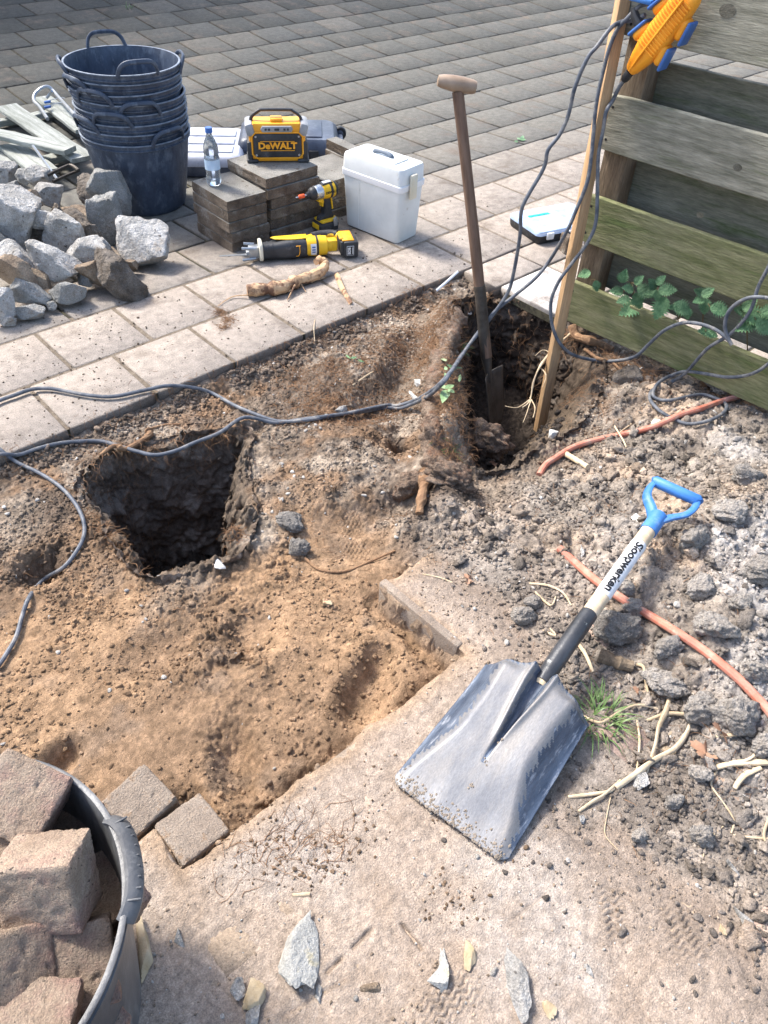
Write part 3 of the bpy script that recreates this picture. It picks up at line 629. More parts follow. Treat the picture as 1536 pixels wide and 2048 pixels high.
MX = axisM((0, 0, .170), (1, 0, 0)); m.lathe([(.020, -.062), (.029, -.058), (.033, -.045), (.034, -.010), (.031, .012), (.030, .016)], 24, MX); m.build('motor_housing', 'yellow', t)
m = MB(); m.lathe([(.010, -.066), (.024, -.064), (.0305, -.056), (.0335, -.046), (.034, -.044)], 24, MX); m.lathe([(.0345, -.030), (.0352, -.028), (.0352, -.020), (.0345, -.018)], 24, MX); m.box((-.012, 0, .2005), (.055, .030, .010), .004); m.build('rear_cap', 'black_plastic', t)
m = MB(); m.lathe([(.0302, .016), (.0305, .018), (.0295, .045), (.026, .048)], 24, MX); m.build('gear_case', 'chrome', t)
m = MB(); m.lathe([(.0262, .0485), (.026, .062), (.019, .072), (.012, .075), (.012, .088), (.006, .089)], 24, MX); m.build('nose_bumper', 'black_plastic', t)
m = MB(); m.lathe([(.0045, .088), (.0045, .104), (.003, .105)], 12, MX); m.build('bit_shank', 'chrome', t)
m = MB(); m.lathe([(.0075, .100), (.0085, .102), (.0085, .124), (.0065, .128), (.003, .129)], 14, MX); m.build('bit_sleeve', 'red_bit', t)
m = MB(); m.lathe([(.003, .128), (.0028, .138), (.0012, .142)], 8, MX); m.build('bit_tip', 'chrome', t)
m = MB(); m.box((-.008, 0, .058), (.004, .0, .0)); m = MB(); m.prism([(-.046, .022), (-.026, .022), (-.022, .056), (-.034, .066), (-.046, .056)], .0365, .040, .002); m.build('belt_clip', 'grey_metal', t)
m = MB(); dewalt(m, 'DEWALT', .013, lambda x, y: (-.018-x, .0355, .172+y), 0); m.build('lettering', 'ink', t, smooth=False)
m = MB(); m.box((-.014, 0, .2065), (.040, .020, .001)); m.build('sticker', 'white_label', t)

# ================================================================== RECIPROCATING SAW (lies on its side, nose along +X)
a = np.array(U(512, 503, .035)); b_ = np.array(U(668, 492, .035)); dx = a-b_; yw = math.atan2(dx[1], dx[0])
t = thing('reciprocating_saw', 'yellow and black reciprocating saw with thin blade lying on the slabs', 'saw', V((b_[0], b_[1], .0)), (0, 0, yw))
AX = lambda z=.040, y=0: axisM((0, y, z), (1, 0, 0))
m = MB()     # the rubber nose sleeve, a rounded box loft along X
def loftx(mb, secs):
    lo = []
    for (x, w_, h_, r, yc, zc) in secs: lo.append([(x, yc+p[0], zc+p[1]) for p in rloop(w_, h_, r, 0)])
    return loft(mb, lo)
loftx(m, [(.115, .060, .066, .02, 0, .038), (.130, .068, .074, .022, 0, .040), (.200, .070, .074, .022, 0, .040), (.255, .060, .064, .02, 0, .036), (.300, .058, .062, .02, 0, .036), (.312, .060, .064, .02, 0, .036)])
for x in (.215, .235, .255, .275): loftx(m, [(x, .064-.05*(x-.2), .068-.05*(x-.2), .02, 0, .037), (x+.006, .064-.05*(x-.2), .068-.05*(x-.2), .02, 0, .037)])
m.build('rubber_nose', 'black_plastic', t)
m = MB(); loftx(m, [(.30, .072, .076, .02, 0, .040), (.304, .078, .080, .022, 0, .041), (.312, .078, .080, .022, 0, .041), (.314, .072, .076, .02, 0, .040)]); m.build('front_collar', 'cream', t)
m = MB(); m.prism([(.112, -.034), (.245, -.030), (.262, -.022), (.245, -.004), (.20, .006), (.165, .010), (.112, .004)], .0765, .0815, .002, axis='Z'); m.build('gear_cover', 'yellow', t)
m = MB(); m.lathe([(.030, .030), (.038, .034), (.040, .060), (.040, .090), (.037, .118)], 26, AX(.042)); m.build('motor_housing', 'yellow', t)
m = MB(); m.lathe([(.0402, .070), (.0415, .071), (.0415, .078), (.0402, .079)], 26, AX(.042)); m.build('motor_ring', 'black_plastic', t)
m = MB(); m.lathe([(.020, .008), (.026, .012), (.027, .028), (.031, .034)], 20, AX(.042)); m.box((.012, .002, .044), (.05, .04, .05), .01); m.build('tail_housing', 'yellow', t)
m = MB(); m.tube(smoothpath([(.115, -.036, .052), (.06, -.070, .050), (.0, -.075, .050), (-.035, -.050, .050), (-.04, -.01, .050)], 6), [.014]*25, 12, flat=1.2); m.build('rear_handle', 'yellow', t)
m = MB(); m.tube(smoothpath([(.085, -.062, .053), (.05, -.076, .053), (.0, -.079, .053), (-.025, -.066, .053)], 6), .0152, 12, flat=1.2); m.build('grip_rubber', 'black_plastic', t)
m = MB(); m.box((-.062, .0, .037), (.062, .112, .070), .008); m.box((-.030, .0, .040), (.02, .09, .06), .006)
for i in range(5): m.box((-.094, -.035+i*.0175, .037), (.004, .010, .050), .0015)
m.build('battery', 'black_plastic', t)
m = MB(); m.box((-.052, -.004, .0735), (.05, .095, .006), .003); m.box((-.026, .0, .0765), (.016, .06, .006), .002); m.build('battery_trim', 'amber', t)
FY = .0562
m = MB(); m.box((-.058, FY+.0005, .036), (.030, .0014, .040)); m.build('badge_plate', 'white_label', t)
m = MB(); m.box((-.058, FY+.0016, .036), (.0265, .001, .0365)); m.build('badge_field', 'ink', t)
vs, fs = textmesh('BDB', .016, .0006, 0, 1.0); m = MB(); m.add([(-.054+v.y, FY+.0026, .036+v.x) for v in vs], fs); m.box((-.068, FY+.0024, .036), (.003, .0006, .028)); m.build('lettering', 'white_label', t, smooth=False)
m = MB(); m.lathe([(.0404, -.013), (.0404, .013)], 60, AX(.042) @ Matrix.Translation((0, 0, .098)), False, False)
mm = MB()
for k in range(10):
    a0 = math.radians(55+7*k); a1 = math.radians(62+7*k); r = .0412
    mm.add([(.080, r*math.sin(a0), .042+r*math.cos(a0)), (.104, r*math.sin(a0), .042+r*math.cos(a0)), (.104, r*math.sin(a1), .042+r*math.cos(a1)), (.080, r*math.sin(a1), .042+r*math.cos(a1))], [(0, 1, 2, 3)])
mm.build('sticker', 'white_label', t)
mm = MB()
for k in range(3):
    a0 = math.radians(70+14*k); a1 = math.radians(78+14*k); r = .0417
    mm.add([(.085, r*math.sin(a0), .042+r*math.cos(a0)), (.099, r*math.sin(a0), .042+r*math.cos(a0)), (.099, r*math.sin(a1), .042+r*math.cos(a1)), (.085, r*math.sin(a1), .042+r*math.cos(a1))], [(0, 1, 2, 3)])
mm.build('sticker_print', 'cap_blue', t)
m = MB(); m.box((.335, 0, .036), (.045, .040, .050), .008); m.tube([(.33, .024, .058), (.375, .028, .064), (.385, .028, .064)], .006, 8); m.tube([(.33, .02, .016), (.375, .024, .014), (.385, .024, .014)], .006, 8); m.tube([(.33, -.02, .058), (.372, -.022, .062)], .006, 8); m.box((.352, 0, .036), (.03, .028, .012), .003); m.build('pivoting_shoe', 'grey_metal', t)
m = MB(); z0, z1 = -.002, .0; ol = [(.35, .004), (.35, .022)]
for k in range(24): ol += [(.355+k*.005, .022-.0003*k), (.3575+k*.005, .0185-.0003*k)]
ol += [(.478, .012), (.470, .004)]
m.prism(ol, .030, .0315, axis='Z'); m.build('saw_blade', 'grey_metal', t, smooth=False)
m = MB(); m.tube(smoothpath([(.150, .0365, .060), (.150, .0375, .035), (.156, .0365, .020), (.166, .0365, .020)], 4), .0015, 6); m.tube([(.146, .0365, .062), (.165, .0365, .062)], .0015, 6); m.build('trim', 'amber', t)

# ================================================================== TUBS
def tub_mesh(rt, rb, h, wall=.0035, n=72, sq=0., seamr=True):
    prof = [(rb*.94, .0), (rb, .006)]+[(rb+(rt-rb)*((z_/h)**.85), z_) for z_ in np.linspace(.02, h-.028, 9)]+[(rt*.992, h-.027), (rt+.004, h-.024), (rt+.004, h-.020), (rt*.996, h-.018), (rt, h-.006), (rt+.006, h-.004), (rt+.006, h), (rt-.001, h+.0005), (rt-.003, h-.004)]
    prof += [(rb+(rt-rb)*((z_/h)**.85)-wall, z_) for z_ in np.linspace(h-.03, .02, 9)]+[(rb*.9, .008), (.001, .008)]
    m = MB(); m.lathe(prof, n, capt=False); m.v = [(x*(1+sq), y*(1-sq), z_) for x, y, z_ in m.v]; return m
def handle_bar(rt, h, az, sq=0., hh=.055, lean=.32, half=.36, rad=.0092):
    pts = []
    for (t_, z_) in [(-1, -.006), (-.93, .012), (-.80, .034), (-.62, .050), (-.3, .055), (.3, .055), (.62, .050), (.80, .034), (.93, .012), (1, -.006)]:
        a = az+half*t_*(.92 if z_ > .04 else 1); zz = z_/.055*hh; r = rt+.004+max(0, zz)*lean
        pts.append((r*math.cos(a)*(1+sq), r*math.sin(a)*(1-sq), h+zz))
    m = MB(); m.tube(smoothpath(pts, 4), rad, 8, flat=.7)
    return m
CAMAZ = math.atan2(-(1.37+2.018), -(1.04+.608))
HT, RT, RB = .33, .232, .172
proto = thing('rubber_tub', 'x', 'tub', (1.04, 1.37, 0))
tub_mesh(RT, RB, HT).build('tub_shell', 'tub', proto, ang=50)
for s_ in (0, PI): handle_bar(RT, HT, s_, hh=.052).build('handle', 'tub', proto)
m = MB(); m.lathe([(RT+.0025, HT+.0005), (RT+.0068, HT-.001), (RT+.0072, HT+.0022), (RT+.0040, HT+.0034), (RT-.0012, HT+.0022)], 72, capb=False, capt=False); m.build('rim_ring', 'tub_rim_highlight', proto)  # paler ring paints the whitish highlight along each rim
azs = [35, -58, -22, 8, -38, 122, 95, 14]
labs = ['bottom rubber tub of the stack, standing on the slabs', 'second lowest dark rubber tub in the nested stack', 'third lowest dark rubber tub in the nested stack', 'dark rubber tub just below the middle of the nested stack', 'dark rubber tub just above the middle of the nested stack', 'third highest dark rubber tub in the nested stack', 'dark rubber tub nested directly beneath the open top one', 'topmost empty rubber tub of the stack, its open inside dusty']
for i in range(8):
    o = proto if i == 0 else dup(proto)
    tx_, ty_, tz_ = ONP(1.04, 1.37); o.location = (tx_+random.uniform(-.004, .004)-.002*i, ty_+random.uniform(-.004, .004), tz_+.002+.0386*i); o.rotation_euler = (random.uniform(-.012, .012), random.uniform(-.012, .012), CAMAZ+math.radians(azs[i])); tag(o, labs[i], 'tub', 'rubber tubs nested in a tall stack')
# the near tub full of lifted bricks
NC = (-.765, -1.395); NB = -.055; NH = .455
t = thing('brick_tub', 'dusty black rubber tub full of lifted paving bricks, nearest the camera', 'tub', (NC[0], NC[1], NB))
tub_mesh(.238, .185, NH, n=96).build('tub_shell', 'tub_near', t, ang=50)
ha = math.atan2(U(237, 1730, .40)[1]-NC[1], U(237, 1730, .40)[0]-NC[0])
m = MB(); hp = []
for tt in np.linspace(-1, 1, 25):
    a = ha+.30*tt; e = 1-abs(tt)**4; hp.append(((.238+.004+.012*e)*math.cos(a), (.238+.004+.012*e)*math.sin(a), NH-.004-.005*(1-e)+.010*e))
m.tube(hp, .013, 10, flat=.55)
for tt in np.linspace(-.75, .75, 9):
    a = ha+.30*tt; r = .238+.016; m.box((r*math.cos(a), r*math.sin(a), NH+.009), (.018, .003, .004), .0015, (0, 0, a))
m.build('handle', 'tub_near', t)
mm = MB(); mm.lathe([(.2435, NH+.0006), (.2448, NH-.001), (.2450, NH+.0022), (.2420, NH+.0034), (.2368, NH+.0022)], 96, capb=False, capt=False); mm.build('rim_ring', 'tub_near', t)
hb = MB(); hb.tube([(p[0]*-1, p[1]*-1, p[2]) for p in hp], .013, 10, flat=.55); hb.build('handle', 'tub_near', t)
# bricks
def brick_mesh(s, name='paving_brick', m_='brick'):
    b = bmesh.new(); bmesh.ops.create_cube(b, size=1)
    for v in b.verts: v.co = Vector((v.co.x*s[0], v.co.y*s[1], v.co.z*s[2]))
    bmesh.ops.bevel(b, geom=b.edges[:], offset=.0045, segments=2, affect='EDGES', profile=.5)
    bmesh.ops.subdivide_edges(b, edges=[e for e in b.edges if e.calc_length() > .03], cuts=22, use_grid_fill=True)
    for v in b.verts:
        q = v.co*38; k = float(vnoise(np.array(q.x+q.z*.7), np.array(q.y-q.z*.9), 6)); q = v.co*110; k2 = float(vnoise(np.array(q.x-q.z*.7), np.array(q.y+q.z*.9), 8))
        q = v.co*260; k3 = float(vnoise(np.array(q.x-q.z*.7), np.array(q.y+q.z*.9), 9)); v.co += v.co.normalized()*(k*.0028+min(0, k2+.12)*.010+k3*.0022)
    mb = MB(); mb.bm(b); return mb.build(name, m_, ang=42)
bk = brick_mesh((.105, .105, .080))
# (px, py, z, tilt x, tilt y, yaw, label)
BR = [(45,1600,.390,.35,-.30,.45,'brick at the top of the tub against its far rim, tilted to the right'),
      (96,1765,.385,1.05,-.12,-.69,'large square brick face in the middle of the tub, standing up'),
      (60,1925,.310,.25,.2,.30,'brick in the tub directly below the upright square one'),
      (150,1935,.300,.5,.10,-.35,'brick leaning against the right inner wall of the tub'),
      (5,1950,.345,.6,-.5,1.1,'reddish brick at the left edge of the photo with one corner pointing right'),
      (48,2045,.24,.2,.3,.6,'dark shaded brick at the bottom left inside the tub'),
      (195,1800,.230,.2,.4,.1,'shaded brick deep in the tub beside the handle'),
      (60,2075,.33,.1,.3,.9,'brick at the very bottom edge of the photo in the tub'),
      (-20,1700,.36,.3,.2,.2,'brick at the left photo edge between the upper bricks of the tub'),
      (110,1660,.27,.15,.2,.5,'shaded brick under the two upper bricks at the far side of the tub'),
      (150,2060,.20,.15,.2,.2,'lowest brick at the right bottom of the tub, mostly hidden'),]
for i, (x, y, z, rx, ry, rz, lb) in enumerate(BR):
    o = bk if i == 0 else bk.copy()
    if i: C.objects.link(o)
    o.location = V(U(x, y, z)); o.rotation_euler = (rx, ry, rz); tag(o, lb, 'brick', 'lifted bricks heaped in the near tub')
lo = brick_mesh((.105, .103, .078), m_='paver'); p = U(281, 1600, -.005); o = lo; o.location = (p[0], p[1], -.030); o.rotation_euler = (.10, -.13, .12)
tag(o, 'tilted square paving block lifted out of line at the edge of the sand', 'paving block', 'square blocks loosened at the paving edge')
o = lo.copy(); C.objects.link(o); p = U(383, 1656, 0); o.location = (p[0], p[1], -.038); o.rotation_euler = (.01, .015, .02+PI/2)
tag(o, 'square paving block between the tilted block and the brick paving', 'paving block', 'square blocks loosened at the paving edge')

# ================================================================== PALLET FENCE
PA = np.array([1.735, -.503, 0]); PB = np.array([1.800, -1.313, 0]); PD = (PB-PA)/np.linalg.norm(PB-PA); PN = np.array([PD[1], -PD[0], 0]); PN = PN*(1 if PN[0] < 0 else -1)   # PN faces the camera side
prz = math.atan2(PD[1], PD[0])
t = thing('pallet_fence', 'weathered wooden pallet with mossy boards standing on edge as a fence', 'fence', V(PA), (0, 0, prz))
# local: X along the fence, local Y: towards or away from camera
sgn = 1 if (Matrix.Rotation(-prz, 3, 'Z') @ V(PN)).y > 0 else -1
def board(z0, z1, yo, L, mt, x0=0, th=.022, warp=.0):
    n = 30; m = MB(); ph = random.random()*6
    lo_ = []
    for i in range(n+1):
        x = x0+L*i/n; e = .0007*math.sin(i*.9+ph)+.0006*math.sin(i*2.3+ph); w2 = warp*math.sin(PI*i/n)
        c_ = .0025; a, b2 = z0+e*.6, z1+e; y0_, y1_ = yo*sgn+w2, (yo-th)*sgn+w2
        if i == 0: a += .003; b2 -= .003
        lo_.append([(x, y0_, a+c_), (x, y0_, b2-c_), (x, y0_-sgn*c_, b2), (x, y1_+sgn*c_, b2), (x, y1_, b2-c_), (x, y1_, a+c_), (x, y1_+sgn*c_, a), (x, y0_-sgn*c_, a)])
    loft(m, lo_); return m
FR = [(0, .160, 'green_wood', -.0), (.310, .472, 'green_wood', 0), (.618, .784, 'grey_wood', .002), (.940, 1.115, 'grey_wood', .006), (1.26, 1.42, 'grey_wood', 0)]
for i, (a, b2, mt, wp) in enumerate(FR):
    o = board(a+.001, b2, .011, 2.1, mt, x0=[0, -.012, .004, .0, 0][i]).build('front_board', mt, t)
    kn = MB()
    for (kx, kz) in [(.05, .035), (.06, .12)] + [(.30+.31*i % .9, .08)]:
        pass
for (a, b2) in [(.128, .285), (.432, .592), (.715, .876), (1.0, 1.16)]: board(a, b2, -.098, 2.1, 'back_wood', .02).build('rear_board', 'back_wood', t)
for x in (.060, 1.35):
    m = MB(); m.box((x, -sgn*.0545, .71), (.085, .082, 1.40), .003); m.build('upright_beam', 'beam_wood', t)
# knots and screw holes
for (x, z, r) in [(1475, 335, .011), (1455, 22, .019), (1400, 430, .010)]:
    q = onplane(x, y := z, PA+PN*.012, PN); lx = (q-PA) @ PD; lz = q[2]
    m = MB(); m.add([(lx+r*1.25*math.cos(k*PI/9), sgn*.0118, lz+r*.9*math.sin(k*PI/9)) for k in range(18)], [tuple(range(18))]); m.build('knot', 'knot', t, smooth=False)
for (a, b2, _, _) in FR:
    for zz in (a+.035, b2-.035): m = MB(); m.add([(.028+.0045*math.cos(k*PI/6), sgn*.0119, zz+.0045*math.sin(k*PI/6)) for k in range(12)], [tuple(range(12))]); m.build('screw_hole', 'ink', t, smooth=False)
# stake
b0 = U(1082, 862, -.33); b0[0] -= 0; tp = onplane(1256, -60, PA+PN*.035, PN); lo_ = U(1247, 0, 1.0)
b0 = np.array([1.545, -.625, -.36]); b0 = U(1078, 862, -.33)
top = onplane(1246, 0, PA+PN*.022, PN); dv = top-b0; top = top+dv*.12
m = MB(); ln = float(np.linalg.norm(top-b0)); m.box((0, 0, 0), (.036, .030, ln), .002)
o = m.build('wooden_stake', 'new_wood'); o.matrix_world = axisM((b0+top)/2, dv) @ Matrix.Rotation(.45, 4, 'Z')
tag(o, 'pale new timber stake leaning from the right hole against the pallet edge', 'stake')

# ================================================================== ORANGE SOCKET BOX
a = onplane(1262, 142, PA+PN*.06, PN); b2 = onplane(1392, -22, PA+PN*.06, PN); ln = float(np.linalg.norm(b2-a)); ax = V(b2-a).normalized(); nn_ = V(PN); yy = nn_.cross(ax).normalized(); 
MX = Matrix(((ax.x, yy.x, nn_.x, a[0]), (ax.y, yy.y, nn_.y, a[1]), (ax.z, yy.z, nn_.z, a[2]), (0, 0, 0, 1)))
t = thing('socket_block', 'orange rubber outdoor socket block with blue caps hanging on the pallet', 'socket block'); t.matrix_world = MX
k = ln/.20
m = MB(); lo_ = []
for (x, w_, h_) in [(0, .022, .020), (.006, .030, .028), (.03, .044, .034), (.06, .058, .040), (.10, .062, .042), (.15, .060, .042), (.185, .050, .038), (.196, .040, .03), (.20, .03, .02)]:
    lo_.append([(x*k, p[0]*k, p[1]*k) for p in rloop(w_, h_, min(w_, h_)*.35, 0, 4)])
loft(m, lo_)
for i in range(17):
    x = .062+i*.0072; m.box((x*k, 0, .0205*k), (.0030*k, .050*k, .006*k), .001)
m.build('socket_body', 'orange_plastic', t)
m = MB(); m.tube([(.004*k, 0, .012*k), (.04*k, 0, .0215*k), (.19*k, 0, .0250*k)], .0030*k, 6); m.build('centre_ridge', 'orange_plastic', t)
for (x, s_) in [(.072, 1), (.135, 1), (.072, -1), (.135, -1)]:
    m = MB(); m.box((x*k, s_*.034*k, -.002*k), (.044*k, .022*k, .034*k), .010*k, (0, 0, -s_*.25), 4); oo = m.build('socket_outlet', 'orange_plastic', t)
    m = MB(); m.box((x*k, s_*.0465*k, -.002*k), (.048*k, .008*k, .038*k), .004*k, (0, 0, -s_*.25), 3); m.build('blue_cap', 'cap_blue', oo)
sL = 1
m = MB(); m.box((.112*k, .078*k, 0), (.010*k, .055*k, .030*k), .003*k, (0, 0, .5)); m.build('open_cap', 'blue_plastic', t)
m = MB(); m.lathe([(.010*k, -.004), (.0095*k, -.020*k), (.007*k, -.026*k)], 14, axisM((.0, 0, 0), (1, 0, 0))); m.build('strain_relief', 'black_plastic', t)
for x in (.075, .145):
    m = MB(); m.tube([(x*k, .045*k, 0), ((x+.004)*k, .070*k, 0), ((x+.012)*k, .085*k, 0)], [.012*k, .010*k, .006*k], 10); m.build('plug', 'black_plastic', t)

# ================================================================== CABLES
def cable(name, label, pts, r, m_='rubber_cable', cat='cable', grp=None, k=6):
    P = [tuple(float(c_) for c_ in p) for p in pts]; o = MB().tube(smoothpath(P, k), r, 10).build(name, m_); return tag(o, label, cat, grp)
off = lambda x, y, d: onplane(x, y, PA+PN*d, PN)
def hang(x, y): return onplane(x, y, (1.66, -.53, 0), (.20, 1, 0)) 
def GL(x, y, l): return U(x, y, float(G(x, y)[2])+l)
GA = [GL(905,738,.085), GL(885,762,.09), GL(865,780,.088), GL(840,796,.066), GL(815,806,.040), GL(790,812,.018)]+[G(x, y, .012) for x, y in [(770,818),(700,832),(620,846),(560,849),(520,838),(470,818),(430,795),(395,786),(340,783),(290,788),(230,799),(180,797),(135,789),(100,783),(65,785),(30,797),(0,808),(-40,830)]]
off = lambda x, y, d: onplane(x, y, PA+PN*d, PN)
sn = V(CP)-V((b0+top)/2); sdv = V(top-b0).normalized(); sn = (sn-sdv*sn.dot(sdv)).normalized(); SN = np.array(sn)
def st(x, y, d=.034): return onplane(x, y, b0+SN*d, SN)
pA = [off(1290,30,.06),off(1265,40,.05), off(1243,44,.05)]+[hang(x, y) for x, y in [(1222,56),(1194,93),(1175,116),(1150,174),(1136,232),(1118,271),(1096,300),(1087,337),(1052,398),(1042,427),(1040,470),(1027,547),(1014,588),(978,640),(930,700)]]
cable('extension_cable', 'black cable falling from the socket block, ending highest at the left photo edge', pA+GA, .0062, grp='dark rubber cables from the socket block')
GB = [GL(897,752,.095), GL(876,776,.098), GL(854,794,.085), GL(825,808,.05), GL(800,816,.02)]+[G(x, y, .010) for x, y in [(770,822),(730,828),(660,838),(600,846),(550,851)]]+[G(x, y, .010) for x, y in [(490,843)]]
pB0 = [off(1330,-40,.06), off(1305,2,.06), off(1280,12,.06), off(1256,35,.06), off(1233,62,.06)]+[st(x, y) for x, y in [(1215,109),(1194,199),(1186,275),(1183,308),(1175,362),(1154,416),(1134,462)]]+[hang(x, y) for x, y in [(1100,520),(1070,557),(1028,592),(985,628),(938,690)]]
hz = lambda x, y, z: U(x, y, z)
GB2 = [hz(440,865,-.022), hz(390,885,-.022), hz(350,902,-.022), hz(310,910,-.022), hz(275,903,-.02), hz(240,893,-.025)]+[G(x, y, .010) for x, y in [(200,888),(130,893),(80,902),(40,915),(0,932),(-40,955)]]
cable('extension_cable', 'greyish cable hanging along the stake edge, then sagging over the top of the left hole', pB0+GB+GB2, .0060, grp='dark rubber cables from the socket block')
def cpt(x, y, d):
    q = off(x, y, d); g_ = float(gh(q[0], q[1])); return q if q[2] > g_+.009 else G(x, y, .010)
def gpt(x, y, dz=.012):
    q = G(x, y, dz); return q if (q-PA) @ PN > .03 else off(x, y, .032)
pC = [off(1262,143,.06), off(1240,172,.06), off(1226,200,.06)]+[st(x, y, d_) for x, y, d_ in [(1212,224,.03),(1206,261,.03),(1197,308,.03),(1195,362,.03),(1192,442,.03),(1175,485,.034),(1143,528,.038),(1116,566,.04),(1102,604,.04),(1104,648,.04),(1118,684,.035),(1143,708,.01)]]+[cpt(x, y, .06) for x, y in [(1183,726),(1226,727),(1270,713),(1298,688),(1327,662),(1364,646),(1400,648),(1432,660),(1455,678),(1464,690),(1458,680),(1450,655),(1455,628),(1472,608),(1501,595),(1536,596),(1600,610)]]
cable('extension_cable', 'cable dangling in a long loop from the tail of the orange socket block', pC, .0060, grp='dark rubber cables from the socket block')
pD = [cpt(x, y, .055) for x, y in [(1600,470),(1555,500),(1536,536),(1516,575),(1505,612),(1487,641),(1458,670),(1414,698)]]+[gpt(x, y) for x, y in [(1371,746),(1342,764),(1306,785),(1297,803),(1313,824),(1342,843),(1374,854),(1414,850),(1444,832),(1452,810),(1432,797),(1396,796),(1342,806),(1315,806),(1303,796),(1313,775),(1340,752),(1371,743),(1414,748),(1450,754),(1487,752)]]+[cpt(x, y, .04) for x, y in [(1516,742),(1545,722),(1600,690)]]
cable('extension_cable', 'cable forming a tangled loop on the soil below the pallet boards', pD, .0058, grp='dark rubber cables from the socket block')
GE = [G(x, y, .011) for x, y in [(-30,880),(0,903),(35,930),(80,952),(120,978),(150,1010),(168,1045),(170,1075),(158,1105),(130,1140),(90,1165),(62,1200),(48,1235),(35,1280),(15,1315),(0,1338),(-30,1370)]]
cable('extension_cable', 'pale dusty cable curving down the left side of the sandy dig', GE, .0056, grp='dark rubber cables from the socket block')
# orange-red conduit
cable('orange_conduit', 'salmon orange conduit running down from the pallet and ending beside the right hole', [G(x, y, .009) for x, y in [(1580,748),(1536,773),(1490,793),(1440,808),(1400,822),(1360,835),(1300,860),(1240,875),(1180,888),(1140,903),(1110,921),(1090,936)]]+[G(1078, 952, .004)], .0095, 'red_hose', 'conduit', 'orange conduit pieces in the soil')
cable('orange_conduit', 'salmon orange conduit passing under the shovel shaft to the right edge', [G(x, y, .006) for x, y in [(1117,1100),(1150,1130),(1195,1168)]]+[G(x, y, .010) for x, y in [(1250,1210),(1300,1240),(1350,1270),(1395,1300),(1440,1335),(1480,1370),(1510,1402),(1536,1432),(1570,1480)]], .0105, 'red_hose', 'conduit', 'orange conduit pieces in the soil')

RV0 = np.array([RC[0,0], RC[1,0], 0]); RV0 /= np.linalg.norm(RV0)
# ================================================================== T-HANDLED SPADE
bt = U(992, 862, -.31); tp = U(914, 168, .815); dv = V(tp-bt); ln = dv.length
t = thing('digging_spade', 'old digging spade with wooden T handle stuck upright in the right hole', 'spade'); M_ = axisM(bt, dv)
# face the blade to the camera
R0 = M_.to_3x3(); cv = V(CP)-V(bt); lc = R0.inverted() @ cv; M_ = M_ @ Matrix.Rotation(math.atan2(lc.y, lc.x)+PI/2+1.05, 4, 'Z'); t.matrix_world = M_
b = MB(); ns = 14; vs = []; fs = []
for i in range(13):
    v = i/12; z = .22*v+.02; wd = .058+.010*v
    if v < .3: wd *= 1-(.3-v)**2*4.5
    for j in range(ns+1):
        u = -1+2*j/ns; zz = z+(.018*(1-u*u)*-1 if i == 0 else 0); yv = -.020*u*u*(.3+.7*v)+.012*math.exp(-(u/.18)**2)*max(0, v-.4)
        vs.append((u*wd, yv, zz))
for i in range(12):
    for j in range(ns): q = i*(ns+1)+j; fs.append((q, q+1, q+ns+2, q+ns+1))
b.add(vs, fs); o = b.build('blade', 'rust_steel', t); md = o.modifiers.new('s', 'SOLIDIFY'); md.thickness = .003; md.offset = 0
MB().tube([(0, .004, .20), (0, .006, .30), (0, .004, .40), (0, 0, .56)], [.008, .020, .021, .020], 12).build('socket', 'rust_steel', t)
MB().tube(smoothpath([(0, .004, .30), (0, .002, .5), (0, 0, .75), (0, 0, ln-.02)], 5), [.0195]*6+[.0185]*5+[.0175]*5, 14).build('shaft', 'old_wood', t)
m = MB(); hm = axisM((0, 0, ln), tuple(M_.to_3x3().inverted() @ (V(RV0)*.93+V((0, 0, -.12))))); m.lathe([(.006, -.060), (.015, -.058), (.019, -.045), (.0225, -.015), (.0225, .015), (.0205, .045), (.017, .058), (.007, .060)], 18, hm); m.build('t_grip', 'grip_wood', t)
# orientation of the grip: it reads nearly side-on in the photograph

# ================================================================== FLAT SHOVEL (lying face down, nearest)
A0 = (U(785, 1560, .006)+U(1005, 1735, .006))/2; gr = U(1313, 1040, .150); dv = V(gr-A0); ln = dv.length
xdir = (V(U(1005, 1735, .006))-V(U(785, 1560, .006))).normalized(); ydir = dv.normalized(); xdir = (xdir-ydir*xdir.dot(ydir)).normalized(); zdir = xdir.cross(ydir)
if zdir.z < 0: zdir = -zdir; xdir = ydir.cross(zdir)
MS = Matrix(((xdir.x, ydir.x, zdir.x, A0[0]), (xdir.y, ydir.y, zdir.y, A0[1]), (xdir.z, ydir.z, zdir.z, A0[2]), (0, 0, 0, 1)))
t = thing('flat_shovel', 'square mouthed steel shovel with blue D grip lying across the paving edge', 'shovel'); t.matrix_world = MS
BL = .368; nu, nv = 132, 110; vs = []; fs = []
def smo(a, b_, x): q = max(0, min(1, (x-a)/(b_-a))); return q*q*(3-2*q)
